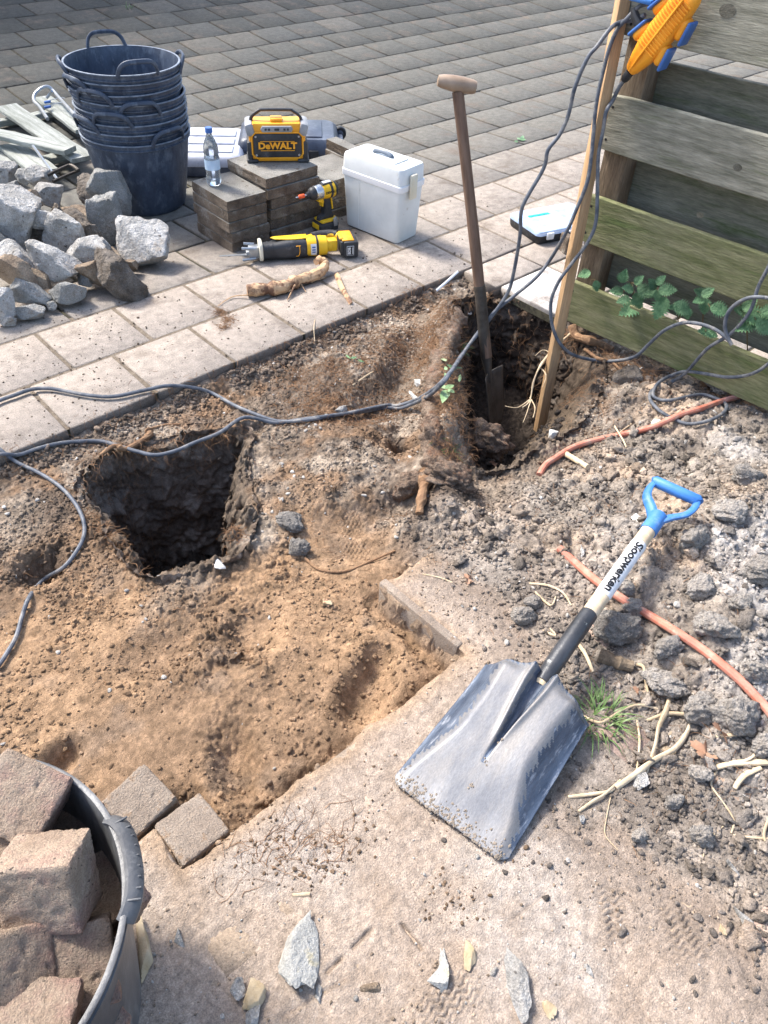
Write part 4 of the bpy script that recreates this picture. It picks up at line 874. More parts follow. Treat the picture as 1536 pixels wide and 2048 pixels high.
for i in range(nv+1):
    v = i/nv
    hw = .134-.010*v
    pw = .88-.32*smo(.03, .50, v)+.10*smo(.65, 1, v)           # half width of the flat face
    drop = .008+.046*smo(.0, .5, v)
    for j in range(nu+1):
        u = -1+2*j/nu; x = u*hw; au = abs(u)
        y = BL*v
        corner = max(0, au-.86)/.14
        if v < .08: y += .016*corner**2*(1-v/.08)
        topc = smo(.90, 1, v); y -= topc*.018*(au**1.6)
        y += topc*.012*math.exp(-(u/.30)**2)
        z = -drop*smo(pw-.05, 1.02, au)+.040*smo(0, .5, v)
        z -= .018*smo(.90, 1.0, v)*smo(.18, .5, au)            # shoulder rolls down
        gw = .030+.125*smo(.40, 1, v); gd = .028*smo(.34, .62, v)
        g = math.exp(-(u/gw)**4) if v > .33 else 0
        z -= gd*g
        rim = math.exp(-((au-gw*1.35)/.05)**2); z += .007*rim*smo(.42, .7, v)
        z += .0022*math.sin(9*v+3*u)*(1-au)+.0016*vnoise(np.array(u*4.), np.array(v*6.), 3)
        vs.append((x, y, .010+z+.030*v*(1-v)*0))
for i in range(nv):
    for j in range(nu): q = i*(nu+1)+j; fs.append((q, q+1, q+nu+2, q+nu+1))
b = MB(); b.add(vs, fs); bl = b.build('blade', ['shovel_steel', 'shovel_dark'], t, ang=80); mi = []  # flanks, groove and back edge get the darker blue tone
for i in range(nv):
    v = i/nv; pw = .88-.32*smo(.03, .50, v)+.10*smo(.65, 1, v); gw = .030+.125*smo(.40, 1, v)
    for j in range(nu): u = -1+2*(j+.5)/nu; e = .03*math.sin(i*1.3+j)+.03*math.sin(i*.37); mi.append(1 if abs(u) > pw+.10+e or (v > .34 and abs(u) < gw*.95) or (v > .97+e) else 0)
bl.data.polygons.foreach_set('material_index', mi); md = bl.modifiers.new('s', 'SOLIDIFY'); md.thickness = .0022; md.offset = -1
m = MB()
for q in range(300):      # caked mud spots along the mouth and on the face
    i = random.random(); u = random.uniform(-.93, .93); v = abs(random.gauss(0, .045)) if i < .93 else random.choice([.22, .50, .36])+random.gauss(0, .010)
    if i >= .93: u = {0: .05}.get(0)+random.gauss(0, .03)
    jj = int((u+1)/2*nu); ii_ = min(nv, int(v*nv)); p = Vector(vs[ii_*(nu+1)+jj]); r = random.uniform(.001, .0035)
    m.add([p+Vector((r*math.cos(a)*random.uniform(.7, 1.3), r*math.sin(a)*random.uniform(.7, 1.3), .0005)) for a in np.linspace(0, 2*PI, 6)[:-1]]+[p+Vector((0, 0, .0012+r*.3))], [(k_, (k_+1) % 5, 5) for k_ in range(5)])
tag(m.build('caked_mud', 'shovel_mud', bl, smooth=False), kind='stuff')
ys0 = BL-.012
# rolled socket rising out of the groove
m = MB(); lo_ = []
for i, y in enumerate(np.linspace(ys0-.05, ys0+.012, 6)):
    f = i/5; n = 16; row = []
    for k_ in range(n+1):
        a = PI+(PI*k_/n); a0 = a if True else 0; op = 1.25
        a = math.radians(-90)+ (k_/n-.5)*2*math.radians(90+50*f); row.append((.021*math.cos(a), y, .004+.012*f+.021*math.sin(a)))
    lo_.append(row)
vs2 = [p for r_ in lo_ for p in r_]; fs2 = [(i*17+k_, i*17+k_+1, (i+1)*17+k_+1, (i+1)*17+k_) for i in range(5) for k_ in range(16)]
m.add(vs2, fs2); o = m.build('rolled_collar', 'shovel_steel', t); md = o.modifiers.new('s', 'SOLIDIFY'); md.thickness = .002
zc = .014
MB().tube([(0, ys0+.004, zc), (0, BL+.055, zc+.004), (0, BL+.17, zc+.006), (0, BL+.20, zc+.004)], [.0195, .0205, .0205, .0198], 20).build('steel_socket', 'black_tube', t)
MB().tube([(0, ys0-.004, zc-.002), (0, ys0+.006, zc)], [.015, .0165], 16).build('wood_end', 'cut_wood', t)
L0, L1 = BL+.262, ln-.100
def sh_z(y): return zc*.9+(.004-zc*.9)*((y-BL-.2)/(ln-BL-.2))
MB().tube([(0, BL+.190, sh_z(BL+.19)), (0, BL+.205, sh_z(BL+.205)), (0, (L0+L1)/2, sh_z((L0+L1)/2)), (0, ln-.01, sh_z(ln-.01))], [.0186, .0190, .0190, .0182], 24).build('shaft', 'ash_wood', t)
def sh_z(y): return zc*.9+(.004-zc*.9)*((y-BL-.2)/(ln-BL-.2))
MB().tube([(0, L0, sh_z(L0)), (0, L1, sh_z(L1))], .0194, 28, cap=False).build('paper_label', 'white_label', t)
tl, tf = textmesh('Sloopwerken', .030, .0011, 0, 1.0)
_b = bmesh.new(); _v = [_b.verts.new(v) for v in tl]
for f_ in tf:
    try: _b.faces.new([_v[i] for i in f_])
    except ValueError: pass
bmesh.ops.triangulate(_b, faces=_b.faces[:]); bmesh.ops.subdivide_edges(_b, edges=_b.edges[:], cuts=2); _b.verts.index_update(); tl = [v.co.copy() for v in _b.verts]; tf = [[v.index for v in f_.verts] for f_ in _b.faces]; _b.free(); wmax = max(v.x for v in tl)-min(v.x for v in tl); sc2 = (L1-L0)*.90/wmax
cl_loc = MS.inverted() @ V(CP); ACAM = math.atan2(cl_loc.z, cl_loc.x)
m = MB(); pts = []
for v in tl:
    y = (L0+L1)/2-v.x*sc2*1.0; a = ACAM-(v.y*.95)/.0202-.10
    pts.append((.0202*math.cos(a), y, sh_z(y)+.0202*math.sin(a)))
m.add(pts, tf); m.build('lettering', 'ink', t, smooth=False)
# D grip
m = MB(); g0 = ln-.015; gz = .004
m.tube(smoothpath([(0, g0-.035, gz), (0, g0+.01, gz), (0, g0+.03, gz)], 4), [.0215]*5+[.0225]*3+[.019], 16)
for s_ in (-1, 1):
    m.tube(smoothpath([(s_*.004, g0+.005, gz), (s_*.026, g0+.038, gz), (s_*.052, g0+.068, gz), (s_*.060, g0+.100, gz), (s_*.057, g0+.125, gz)], 5), [.016-.0003*i for i in range(21)], 12, flat=.6)
m.build('d_grip', 'blue_plastic', t)
MB().tube([(-.064, g0+.124, gz), (-.058, g0+.128, gz), (0, g0+.128, gz), (.058, g0+.128, gz), (.064, g0+.124, gz)], [.011, .0150, .0150, .0150, .011], 16).build('grip_bar', 'blue_plastic', t)

# ================================================================== ROCKS
def rock_mesh(n_planes=14, seed=0, rough=.04, sub=4, sharp=14, boxy=True):
    r = np.random.default_rng(seed); b = bmesh.new(); bmesh.ops.create_icosphere(b, subdivisions=sub, radius=1)
    D = np.array([v.co for v in b.verts]); F = np.array([[v.index for v in f.verts] for f in b.faces]); b.free()
    nrm = r.normal(size=(n_planes, 3)); nrm /= np.linalg.norm(nrm, axis=1)[:, None]; nrm = np.vstack([nrm, np.eye(3), -np.eye(3)]) if boxy else np.vstack([nrm, [[0,0,1],[0,0,-1]]]); ds = r.uniform(.55, 1.0, len(nrm))
    if boxy: ds[-6:] = r.uniform(.8, 1.15, 6)
    q = np.maximum(D @ nrm.T, 1e-3)/ds; inv = (q**sharp).sum(1)**(1/sharp); R_ = 1/inv
    P = D*R_[:, None]; P = P*np.minimum(1, 1.0)
    def n3(f, s): return (vnoise(P[:,0]*f+P[:,2]*f*.7, P[:,1]*f-P[:,2]*f*.6, s)+vnoise(P[:,1]*f+P[:,0]*.5*f, P[:,2]*f-P[:,0]*f*.4, s+3))
    k = rough*(n3(3, seed)+.5*n3(7, seed+1)+.35*n3(16, seed+2)+.25*n3(34, seed+5)); P = P*(1+k[:, None])
    return P, F
RV = V(RC[:, 0]); RV = np.array([RC[0,0], RC[1,0], 0]); RV /= np.linalg.norm(RV); FV = np.array([-RV[1], RV[0], 0])
def rock(name, label, x, y, z, w_, h_, m_, seed, cat='stone', grp=None, dep=None, planes=13, rough=.045, sub=4, sharp=14, tilt=0, flat=False):
    P, F = rock_mesh(planes, seed, rough, sub, sharp, not flat)
    for ax_ in range(3): P[:, ax_] = (P[:, ax_]-P[:, ax_].min())/(P[:, ax_].max()-P[:, ax_].min())*2-1
    c = G(x, y) if z is None else U(x, y, z); dist = float((c-CP) @ (-RC[:, 2])); s = dist/FP
    a, c2 = w_*s/2*1.02, h_*s/2*1.08; dd = (dep*s/2) if dep else (a+c2)/2
    if flat: dd = h_*s/2/.70; c2 = min(a, dd)*.62
    if z is None: c = c+np.array([0, 0, c2*(.55 if flat else .45)])
    th = tilt; X = P[:, 0]*a; Z = P[:, 2]*c2; X, Z = X*math.cos(th)-Z*math.sin(th), X*math.sin(th)+Z*math.cos(th)
    W_ = X[:, None]*RV+(P[:, 1]*dd)[:, None]*FV+Z[:, None]*np.array([0, 0, 1])
    o = fastmesh(name, W_, F, m_); o.data.set_sharp_from_angle(angle=math.radians(40)) if sharp > 10 else None
    o.location = V(c); return tag(o, label, cat, grp)
GP = 'broken concrete lumps in the rubble heap'
HEAP = [ # x y z w h mat seed label depth planes tilt
 (28,440,.135,118,150,'concrete',1,'largest pale concrete boulder at the left edge, soil on its face',120,0),
 (30,530,.07,120,90,'concrete',22,'pale broken lump low under the big boulder at the left edge',90,0),
 (74,352,.16,48,42,'concrete',2,'small upright white lump at the back of the heap beside the clamp',40,.2),
 (96,390,.14,54,44,'concrete',3,'white topped lump with a smooth grey side behind the heap centre',44,-.2),
 (218,388,.13,66,92,'concrete_grey',4,'tall grey lump with a crust of soil leaning on the tub stack',60,.25),
 (178,385,.125,62,62,'mudstone',25,'soil crusted dark lump left of the tall grey one',50,.7),
 (152,432,.09,62,34,'rubble_brick',5,'tan brick half buried in the middle of the heap',60,-.45),
 (128,473,.09,84,94,'concrete',6,'steep pale concrete lump in the centre of the heap',60,-.2),
 (213,442,.075,60,96,'concrete_grey',7,'pointed grey pitted lump standing in front of the tall one',50,.1),
 (172,501,.105,94,52,'concrete',8,'flat topped white lump lying on the heap front',60,0),
 (286,494,.060,104,94,'concrete',9,'big white lump at the right foot of the heap near the slab stacks',80,0),
 (239,553,.060,108,88,'mudstone',10,'brown soil covered lump at the front right of the heap',90,0),
 (110,532,.085,118,62,'concrete',11,'long sloping grey lump with dark underside at the heap front',60,-.35),
 (27,545,.10,66,76,'rubble_brick',12,'broken brown brick on end at the left of the heap',60,.5),
 (70,562,.055,50,56,'rubble_brick',13,'shadowed brick fragment behind the blue grey wedges',40,.4),
 (62,588,.050,76,46,'concrete_grey',14,'blue grey wedge pointing right at the front left of the heap',40,-.35),
 (133,582,.045,78,48,'concrete_grey',15,'blue grey block at the front centre of the heap',50,.05),
 (2,608,.060,52,60,'concrete',16,'white lump cut by the left photo edge below the brick',50,0),
 (50,622,.025,76,28,'concrete_grey',17,'low flat shard at the very front of the heap',36,-.1),
 (8,345,.12,52,42,'concrete',18,'small brownish lump at the back left corner of the heap',40,0),
 (184,548,.06,44,50,'rubble_brick',20,'brown shard between the long grey lump and the soil covered one',40,.2),
 (118,430,.10,34,46,'mudstone',21,'dark soil lump in the gap beside the tan brick',30,0),
 (222,512,.05,40,26,'rubble_brick',23,'tan chip wedged behind the brown soil covered lump',30,-.3),
 (48,355,.12,40,26,'concrete_grey',24,'small grey lump behind the big boulder',30,0),
 (104,612,.018,22,16,'concrete_grey',26,'small grey chip in front of the blue grey wedge',16,0),
 (0,480,.12,40,50,'concrete_grey',27,'grey lump on the left edge in front of the boulder',40,0),
 (140,520,.05,30,22,'concrete',28,'little rounded lump under the flat topped white one',22,0),
 (60,480,.03,110,110,'mudstone',29,'dark soil mass inside the rubble heap',90,0),
 (255,530,.03,34,24,'rubble_brick',31,'small tan chip between the big white lump and the brown one',24,.3),
 (204,492,.09,36,26,'concrete',32,'small white lump wedged under the pointed grey one',26,.2),
 (90,440,.15,40,36,'concrete',33,'pale lump resting against the right flank of the big boulder',34,-.3),
 (58,400,.17,46,34,'rubble_brick',34,'tan lump on the far shoulder of the big boulder',34,.3),
 (20,385,.16,50,36,'concrete_grey',35,'grey lump on the far side of the big boulder',40,.1),
 (168,560,.03,34,26,'concrete_grey',36,'small grey lump right of the blue grey block',28,.2),
 (90,520,.11,44,30,'concrete',37,'white lump perched above the long sloping grey one',34,.3),
 (180,462,.10,40,34,'mudstone',38,'dark soil lump between the tan brick and the pointed grey lump',30,.2),
 (12,640,.015,40,22,'concrete',39,'low pale shard at the left edge of the heap foot',26,.1),
 (98,590,.02,30,22,'rubble_brick',40,'brown chip between the two blue grey lumps',22,.1),
 (150,470,.03,120,90,'mudstone',30,'dark soil mass under the centre of the heap',90,0),
]
for (x, y, z, w_, h_, m_, sd_, lb, dp, ti) in HEAP:
    rock('rubble_stone', lb, x, y, z, w_, h_, m_, sd_, 'rubble', GP, dp, 9 if 'brick' in m_ else 11, .055 if 'mud' not in m_ else .12, 5, 60 if 'rubble' in m_ else 45, ti)
PG = 'loose stones on the near paving'
NEAR = [(598,1903,76,108,'concrete_pale','largest pale grey slab fragment lying on the near paving',31,30),
 (288,1900,46,88,'yellow_stone','cracked beige stone touching the near tub',32,26),(874,1938,44,64,'concrete_pale','grey pointed chip left of the ochre stone',33,18),
 (939,1912,26,42,'yellow_stone','ochre pointed stone on the near paving',34,16),(1036,1970,42,96,'concrete','long white wedge shaped stone on the near paving',35,22),
 (1098,2022,26,24,'yellow_stone','small yellow pebble at the bottom edge right of the white wedge',36,14),(1487,1840,30,36,'concrete','white lump on sand near the lower right edge',37,22),
 (1444,1860,16,18,'yellow_stone','orange rounded pebble beside the white lump at lower right',38,12),(1175,1943,14,18,'concrete','tiny white stone in the boot print area',39,10),
 (476,1982,34,30,'concrete','white chip left of the beige one near the bottom edge',40,20),(510,1994,44,40,'yellow_stone','beige chip between two white chips near the bottom edge',41,22),
 (506,2032,28,36,'concrete','white chip cut by the bottom photo edge',42,20),(360,1877,22,26,'concrete','small white stone right of the cracked beige one',43,16),
 (742,1975,44,14,'rubble_brick','thin orange sliver lying near the bottom centre',44,10),(636,1990,16,24,'concrete','pale chip under the slate grey fragment',45,12),
 (1279,1565,30,26,'concrete','pale stone under the dry stems at right',46,18),(1465,1738,22,20,'concrete','white stone low on the right heap edge',47,14),
 (1163,1640,16,14,'concrete','white pebble beside the shovel blade tip',48,10),(655,1208,20,16,'yellow_stone','yellowish chip in the middle of the sand',49,8),
 (440,1133,24,22,'pebble','round grey stone at the rim of the left hole',50,18),(1310,855,22,20,'pebble','grey stone beside the loop of cable',51,16),
 (1107,870,22,22,'pebble','pale stone on the slope of the right hole',52,16),(828,798,20,22,'pebble','white stone in the soil near the small pit',53,16),
 (683,825,26,16,'concrete','whitish stone beside the cables between the holes',54,14),(1163,1100,14,30,'concrete','pale stone beside the end of the lower conduit',55,12),
 (1272,1040,22,18,'pebble','pale shell like stone left of the blue grip',56,12),(935,638,14,14,'pebble','grey pebble on the slabs behind the spade',57,12),
 (835,770,16,12,'pebble','grey pebble on the ridge left of the green leaves',58,10)]
for (x, y, w_, h_, m_, lb, sd_, dp) in NEAR:
    rock('loose_stone', lb, x, y, None, w_*1.0, h_, m_, sd_, 'stone', PG, dp*1.5, 9, .07, 4, 30, random.uniform(-.35, .35), flat=True)
# bigger clods that read one by one
CG = 'large soil clods on the right heap'
for i, (x, y, w_, h_) in enumerate([(1505,1150,90,60),(1380,1090,70,60),(1240,1265,110,70),(1330,1285,70,40),(1420,1275,90,60),(1350,1370,110,50),(1460,1440,120,80),(1400,1420,80,60),(1500,1350,60,50),(1390,1180,60,44),(1450,1020,80,40),(1500,950,60,40),(1270,1240,60,40),(1045,1235,60,40),(1440,770,60,30),(1340,1400,60,50),(1500,1490,70,60),(1260,1180,50,30),(1480,1230,60,50),(1340,1090,40,50)]):
    dk = i in (2, 12, 15)
    rock('soil_clod', f'{["grey","brown"][i%2]} lumpy clod of soil, {["widest","small","dark","flat"][i%4]}, {["above","below"][y>1200]} the middle of the right heap', x, y, None, w_, h_, 'clodrock_dark' if dk else 'clodrock', 60+i, 'clod', CG, w_*.8, 12, .09, 5, 7, 0) if False else None
mat('rootsoil', (.15,.10,.07), (.30,.225,.165), 30, .95, bump_=1., bs=90, bd=.02, grain=.4, gs=300, third=((.24,.13,.08), 22, .5, .66))
mat('clodrock', (.31,.275,.24), (.46,.42,.375), 26, .95, bump_=1., bs=110, bd=.02, rnd=.15, grain=.4, gs=300, third=((.19,.165,.14), 30, .55, .65))
mat('clodrock_dark', (.19,.17,.15), (.31,.285,.255), 26, .95, bump_=1., bs=110, bd=.02, grain=.4, gs=300)
CL = [(1508,1150,76,52,'grey soil clod at the right photo edge level with the shovel label'),(1385,1092,76,62,'rounded sandy clod right of where the blue grip meets the wood'),
 (1228,1268,100,66,'dark clod touching the black steel part of the shovel'),(1335,1300,64,36,'flat grey clod under the curve of the lower conduit'),
 (1425,1262,84,52,'broad pale clod just right of the lower conduit'),(1330,1372,104,46,'long flat clod above the forked dry stems'),
 (1466,1440,110,76,'biggest rugged clod left of the conduit end at the right edge'),(1396,1428,74,60,'clod between the forked dry stems and the biggest clod'),
 (1505,1350,56,44,'clod tucked under the conduit near the right edge'),(1398,1180,60,40,'pale clod above the middle of the lower conduit'),
 (1455,1030,74,34,'clod right of the blue D grip, below its bar'),(1492,955,58,36,'grey clod near the right edge above the D grip'),
 (1262,1222,50,34,'small brown clod above the dark one by the shovel'),(1048,1238,56,38,'ochre clod on the soil left of the steel shovel socket'),
 (1440,776,64,28,'brown clod beside the upper conduit under the pallet'),(1530,1500,60,52,'clod cut by the right edge below the conduit'),
 (1248,1180,46,28,'little grey clod between conduit and shovel label'),(1478,1218,54,44,'grey clod right of the broad pale one'),
 (1065,1210,44,30,'ochre clod with dry stems lying over it'),(1400,1552,54,40,'brown clod under the dead maple leaf'),
 (1345,1610,40,36,'angular grey clod below the forked dry stems'),(1276,1675,40,32,'small angular clod low on the heap, left'),
 (1400,1680,52,50,'rough clod low on the heap near the paving'),(1530,780,50,36,'clod at the right edge beside the upper conduit'),
 (600,1105,46,40,'dark clod at the edge of sand between hole and footprints'),(580,1048,60,26,'flat slate coloured clod right of the left hole')]
for i, (x, y, w_, h_, lb) in enumerate(CL):
    rock('soil_clod', lb, x, y, None, w_, h_, 'clodrock_dark' if i in (2, 24, 25) else 'clodrock', 70+i, 'clod', 'large lumps of dug soil', w_*.8, 9, .30, 5, 4, 0)
rock('root_stump', 'dark earthy stump at the front of the right hole beside the spade', 980, 884, -.13, 100, 74, 'rootsoil', 137, 'stump', None, 70, 7, .40, 5, 5, -.5)
rock('edge_stone', 'brown lumpy stone under the pallet where the roots come out', 1250, 760, None, 60, 30, 'mudstone', 121, 'stone', None, 40, 12, .08, 4, 8, .3)
rock('grey_block', 'small grey block beside the stake next to the parts organiser', 1136, 490, .03, 30, 40, 'slab_side', 122, 'block', None, 30, 5, .02, 4, 22, 0)

P_ = smoothpath([tuple(G(x, y, dz)) for x, y, dz in [(912,622,-.02),(900,668,-.008),(890,715,.0),(876,765,.002),(868,812,.0),(866,858,.0),(872,905,-.004),(866,945,-.012)]], 14)
m = MB(); m.tube(P_, [.036+.012*float(vnoise(np.array(i*.35), np.array(3.), 5))*2 for i in range(len(P_))], 26, flat=.8)
vv_ = np.array(m.v); nz = fbm(vv_[:, 0]+vv_[:, 2], vv_[:, 1]-vv_[:, 2], 26, 4, 160, .65); cen = np.repeat(np.array([tuple(p) for p in P_]), 26, 0); vv_ = cen+(vv_-cen)*(1+.75*nz[:, None]); m.v = [tuple(p) for p in vv_]
tag(m.build('root_ridge', 'rootsoil', ang=None), 'long lumpy ridge of root bound soil between the spade and the boot prints', 'root mass')
rock('earth_ledge', 'overhanging brown ledge of rooty earth above the broken root stub', 898, 962, None, 118, 52, 'rootsoil', 134, 'earth lump', None, 80, 8, .50, 5, 4, -.25)
rock('earth_ledge', 'smaller rooty earth lump left of the broken root stub', 815, 985, None, 74, 60, 'rootsoil', 132, 'earth lump', None, 50, 9, .28, 5, 5, .2)
# ------------------------------------------------------------------ scattered crumbs: nobody could count them
def ico(sub):
    b = bmesh.new(); bmesh.ops.create_icosphere(b, subdivisions=sub, radius=1); D = np.array([v.co for v in b.verts]); F = np.array([[v.index for v in f.verts] for f in b.faces]); b.free(); return D, F
def crumbs(name, label, xy, size, col, sub=1, m_='clod', flat_=.7, rough=.35, sink=.25):
    D, F = ico(sub); n = len(xy); nv = len(D); r = RNG
    if n == 0: return
    S = size[:, None]*r.uniform(.65, 1.25, (n, 3)); S[:, 2] *= flat_
    if sub >= 2:
        ns = 7; nr = r.normal(size=(n, ns, 3)); nr /= np.linalg.norm(nr, axis=2)[..., None]; ds = r.uniform(.55, 1.0, (n, ns))
        q = np.maximum(np.einsum('vk,nsk->nvs', D, nr), 1e-3)/ds[:, None]; R_ = 1/((q**14).sum(2)**(1/14)); R_ = np.minimum(R_, 1.25)
        R_ = R_*(1+rough*.5*(r.random((n, nv))-.5))
    else: R_ = 1+rough*(r.random((n, nv))-.5)*1.6
    if sub >= 3:
        of = r.uniform(0, 90, (n, 1)); R_ = R_*(1+.75*fbm(D[None, :, 0]*1.0+D[None, :, 2]*.8+of, D[None, :, 1]*1.0-D[None, :, 2]*.7+of, 2.2, 3, 5, .65))
    P = D[None]*R_[..., None]*S[:, None]
    a = r.uniform(0, 2*PI, n); ca, sa = np.cos(a), np.sin(a); X = P[..., 0]*ca[:, None]-P[..., 1]*sa[:, None]; Y = P[..., 0]*sa[:, None]+P[..., 1]*ca[:, None]
    tl = r.normal(0, .3, n)[:, None]; Z = P[..., 2]+tl*X
    z0 = gh(xy[:, 0], xy[:, 1])+size*flat_*(1-sink*2)*.6
    W_ = np.stack([X+xy[:, 0:1], Y+xy[:, 1:2], Z+z0[:, None]], -1).reshape(-1, 3)
    FF = (F[None]+(np.arange(n)*nv)[:, None, None]).reshape(-1, 3)
    cc = np.repeat(col, nv, 0)
    return tag(fastmesh(name, W_, FF, m_, cc, smooth=sub < 2), label, 'crumbs' if 'crumb' in name else 'gravel', kind='stuff')
def sample(n, dens, x0=-1.0, x1=1.95, y0=-2.5, y1=-.01):
    out = []; k = 0
    while k < n:
        P = np.c_[RNG.uniform(x0, x1, n*3), RNG.uniform(y0, y1, n*3)]; d = dens(P[:, 0], P[:, 1]); P = P[RNG.random(len(P)) < d]; out.append(P); k += len(P)
    return np.concatenate(out)[:n]
def inpile(x, y): return sst(-.03, .10, sdf(PILE, x, y)+fbm(x, y, 7, 3, 12)*.09)
def onpave(x, y): return sst(-.01, .01, sdf(PAVE, x, y))*(1-inpile(x, y))
def holes(x, y): return np.maximum(sst(-.01, .02, sdf(HOLE1, x, y)), sst(-.01, .02, sdf(HOLE2, x, y)))
def sandm(x, y): return sst(-.68, -.82, y+.15*x)*sst(.5, .32, x)
cl_ = lambda x, y, f, s: np.clip(.5+1.6*fbm(x, y, f, 3, s), 0.02, 1)
def jit(c_, a=.25, tint=None):
    k = 1+RNG.normal(0, a, (len(c_), 1)); c_ = c_*np.clip(k, .45, 1.9); 
    return np.clip(c_, .01, .7)
XY = sample(1900, lambda x, y: inpile(x, y)*cl_(x, y, 5, 200)*(1-holes(x, y)))
crumbs('soil_crumbs', 'fist to thumb sized lumps of dug grey soil covering the right heap', XY, .0035+.015*RNG.random(len(XY))**3.6, jit(gcol(XY[:, 0], XY[:, 1])*.95), 3, rough=.22, sink=.2)
XY = sample(20000, lambda x, y: inpile(x, y)*cl_(x, y, 6, 202)*(1-.6*holes(x, y)))
crumbs('soil_crumbs', 'small grey brown crumbs spread over the right heap', XY, .0015+.0050*RNG.random(len(XY))**2.6, jit(gcol(XY[:, 0], XY[:, 1]), .22), 2, rough=.3)
XY = sample(24000, lambda x, y: (1-inpile(x, y))*(1-onpave(x, y))*(1-holes(x, y))*cl_(x, y, 7, 204)**1.5*(1-.75*sandm(x, y)))
crumbs('soil_crumbs', 'small brown crumbs over the dug soil and sand', XY, .0012+.0052*RNG.random(len(XY))**3.4, jit(gcol(XY[:, 0], XY[:, 1])*1.12, .16), 2, rough=.3)
XY = sample(2600, lambda x, y: sandm(x, y)*(1-inpile(x, y))*(1-onpave(x, y))*(1-holes(x, y))*np.clip(.5+1.8*fbm(x, y, 6, 2, 112), 0.0, 1)**2.4)
crumbs('sand_crumbs', 'broken clumps of brown sand in the dig', XY, .0016+.0060*RNG.random(len(XY))**3, jit(gcol(XY[:, 0], XY[:, 1])*1.05, .08), 2, rough=.3, sink=.4)
XY = sample(2600, lambda x, y: np.exp(-((y+.03)/.035)**2)*cl_(x, y, 9, 215), -.9, 1.72, -.12, .0)
crumbs('soil_crumbs', 'soil and crumbs packed against the cut edge of the slabs', XY, .0018+.0085*RNG.random(len(XY))**2.6, jit(np.tile([.17,.13,.10], (len(XY), 1)), .25), 2, rough=.3)
# spill ring at the foot of the heap on the paving
XY = sample(3000, lambda x, y: sst(-.26, .0, sdf(PILE, x, y)+fbm(x, y, 5, 3, 88)*.22)**2.5*(1-inpile(x, y)*.7)*(y < -1.0))
crumbs('soil_crumbs', 'dark crumbs spilled from the heap on to the near paving', XY, .0014+.0062*RNG.random(len(XY))**2.6, jit(np.tile([.165,.14,.12], (len(XY), 1)), .25), 2, rough=.3)
XY = sample(4500, lambda x, y: onpave(x, y)*(cl_(x, y, 4, 208)**3+.05))
crumbs('sand_crumbs', 'tan sand grains and crumbs on the near paving', XY, .0009+.0028*RNG.random(len(XY))**3, jit(np.tile([.34,.26,.19], (len(XY), 1)), .25), 1, rough=.5)
XY = sample(700, lambda x, y: onpave(x, y)*(bump(x, y, -.30, -1.43, .08, .05, .3)+bump(x, y, .03, -1.62, .04, .16, .2)+bump(x, y, -.10,-1.72,.05,.05)+bump(x, y, -.20,-1.52,.10,.04)))
crumbs('sand_crumbs', 'brown soil crumbs beside the shovel mouth and the block joint', XY, .0007+.0034*RNG.random(len(XY))**3, jit(np.tile([.19,.13,.085], (len(XY), 1)), .2), 2, rough=.4)
XY = sample(1500, lambda x, y: (1-holes(x, y))*(.25+.75*inpile(x, y)+.5*(y > -1.0))*cl_(x, y, 8, 210)*(1-.6*sandm(x, y)))
crumbs('pale_gravel', 'pale pebbles and concrete chips mixed in the soil', XY, .0015+.0058*RNG.random(len(XY))**2.6, jit(np.tile([.44,.41,.37], (len(XY), 1)), .18), 2, rough=.12)
XY = sample(700, lambda x, y: onpave(x, y)*cl_(x, y, 6, 212))
crumbs('pale_gravel', 'tiny pale chips strewn on the near paving', XY, .0008+.0030*RNG.random(len(XY))**3, jit(np.tile([.48,.45,.41], (len(XY), 1)), .15), 2, rough=.12)
XY = sample(2600, lambda x, y: np.exp(-np.abs(y-.02)/.10)+.10+.8*np.exp(-((x-.25)**2+(y-.55)**2)/.12)+.35*np.exp(-((x-.15)**2+(y-.3)**2)/.05), -.6, 2.4, .0, 1.3)
crumbs('soil_crumbs', 'specks of soil trodden over the pale slabs', XY, .0008+.0035*RNG.random(len(XY))**3.5, jit(np.tile([.13,.10,.075], (len(XY), 1)), .25), 1, rough=.5)
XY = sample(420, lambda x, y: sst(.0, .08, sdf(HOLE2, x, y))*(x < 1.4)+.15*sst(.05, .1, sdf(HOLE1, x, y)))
crumbs('hole_crumbs', 'dark crumbs on the floor and slopes of the dug holes', XY, .003+.010*RNG.random(len(XY))**2, jit(np.tile([.055,.045,.038], (len(XY), 1)), .3), 3, rough=.25)

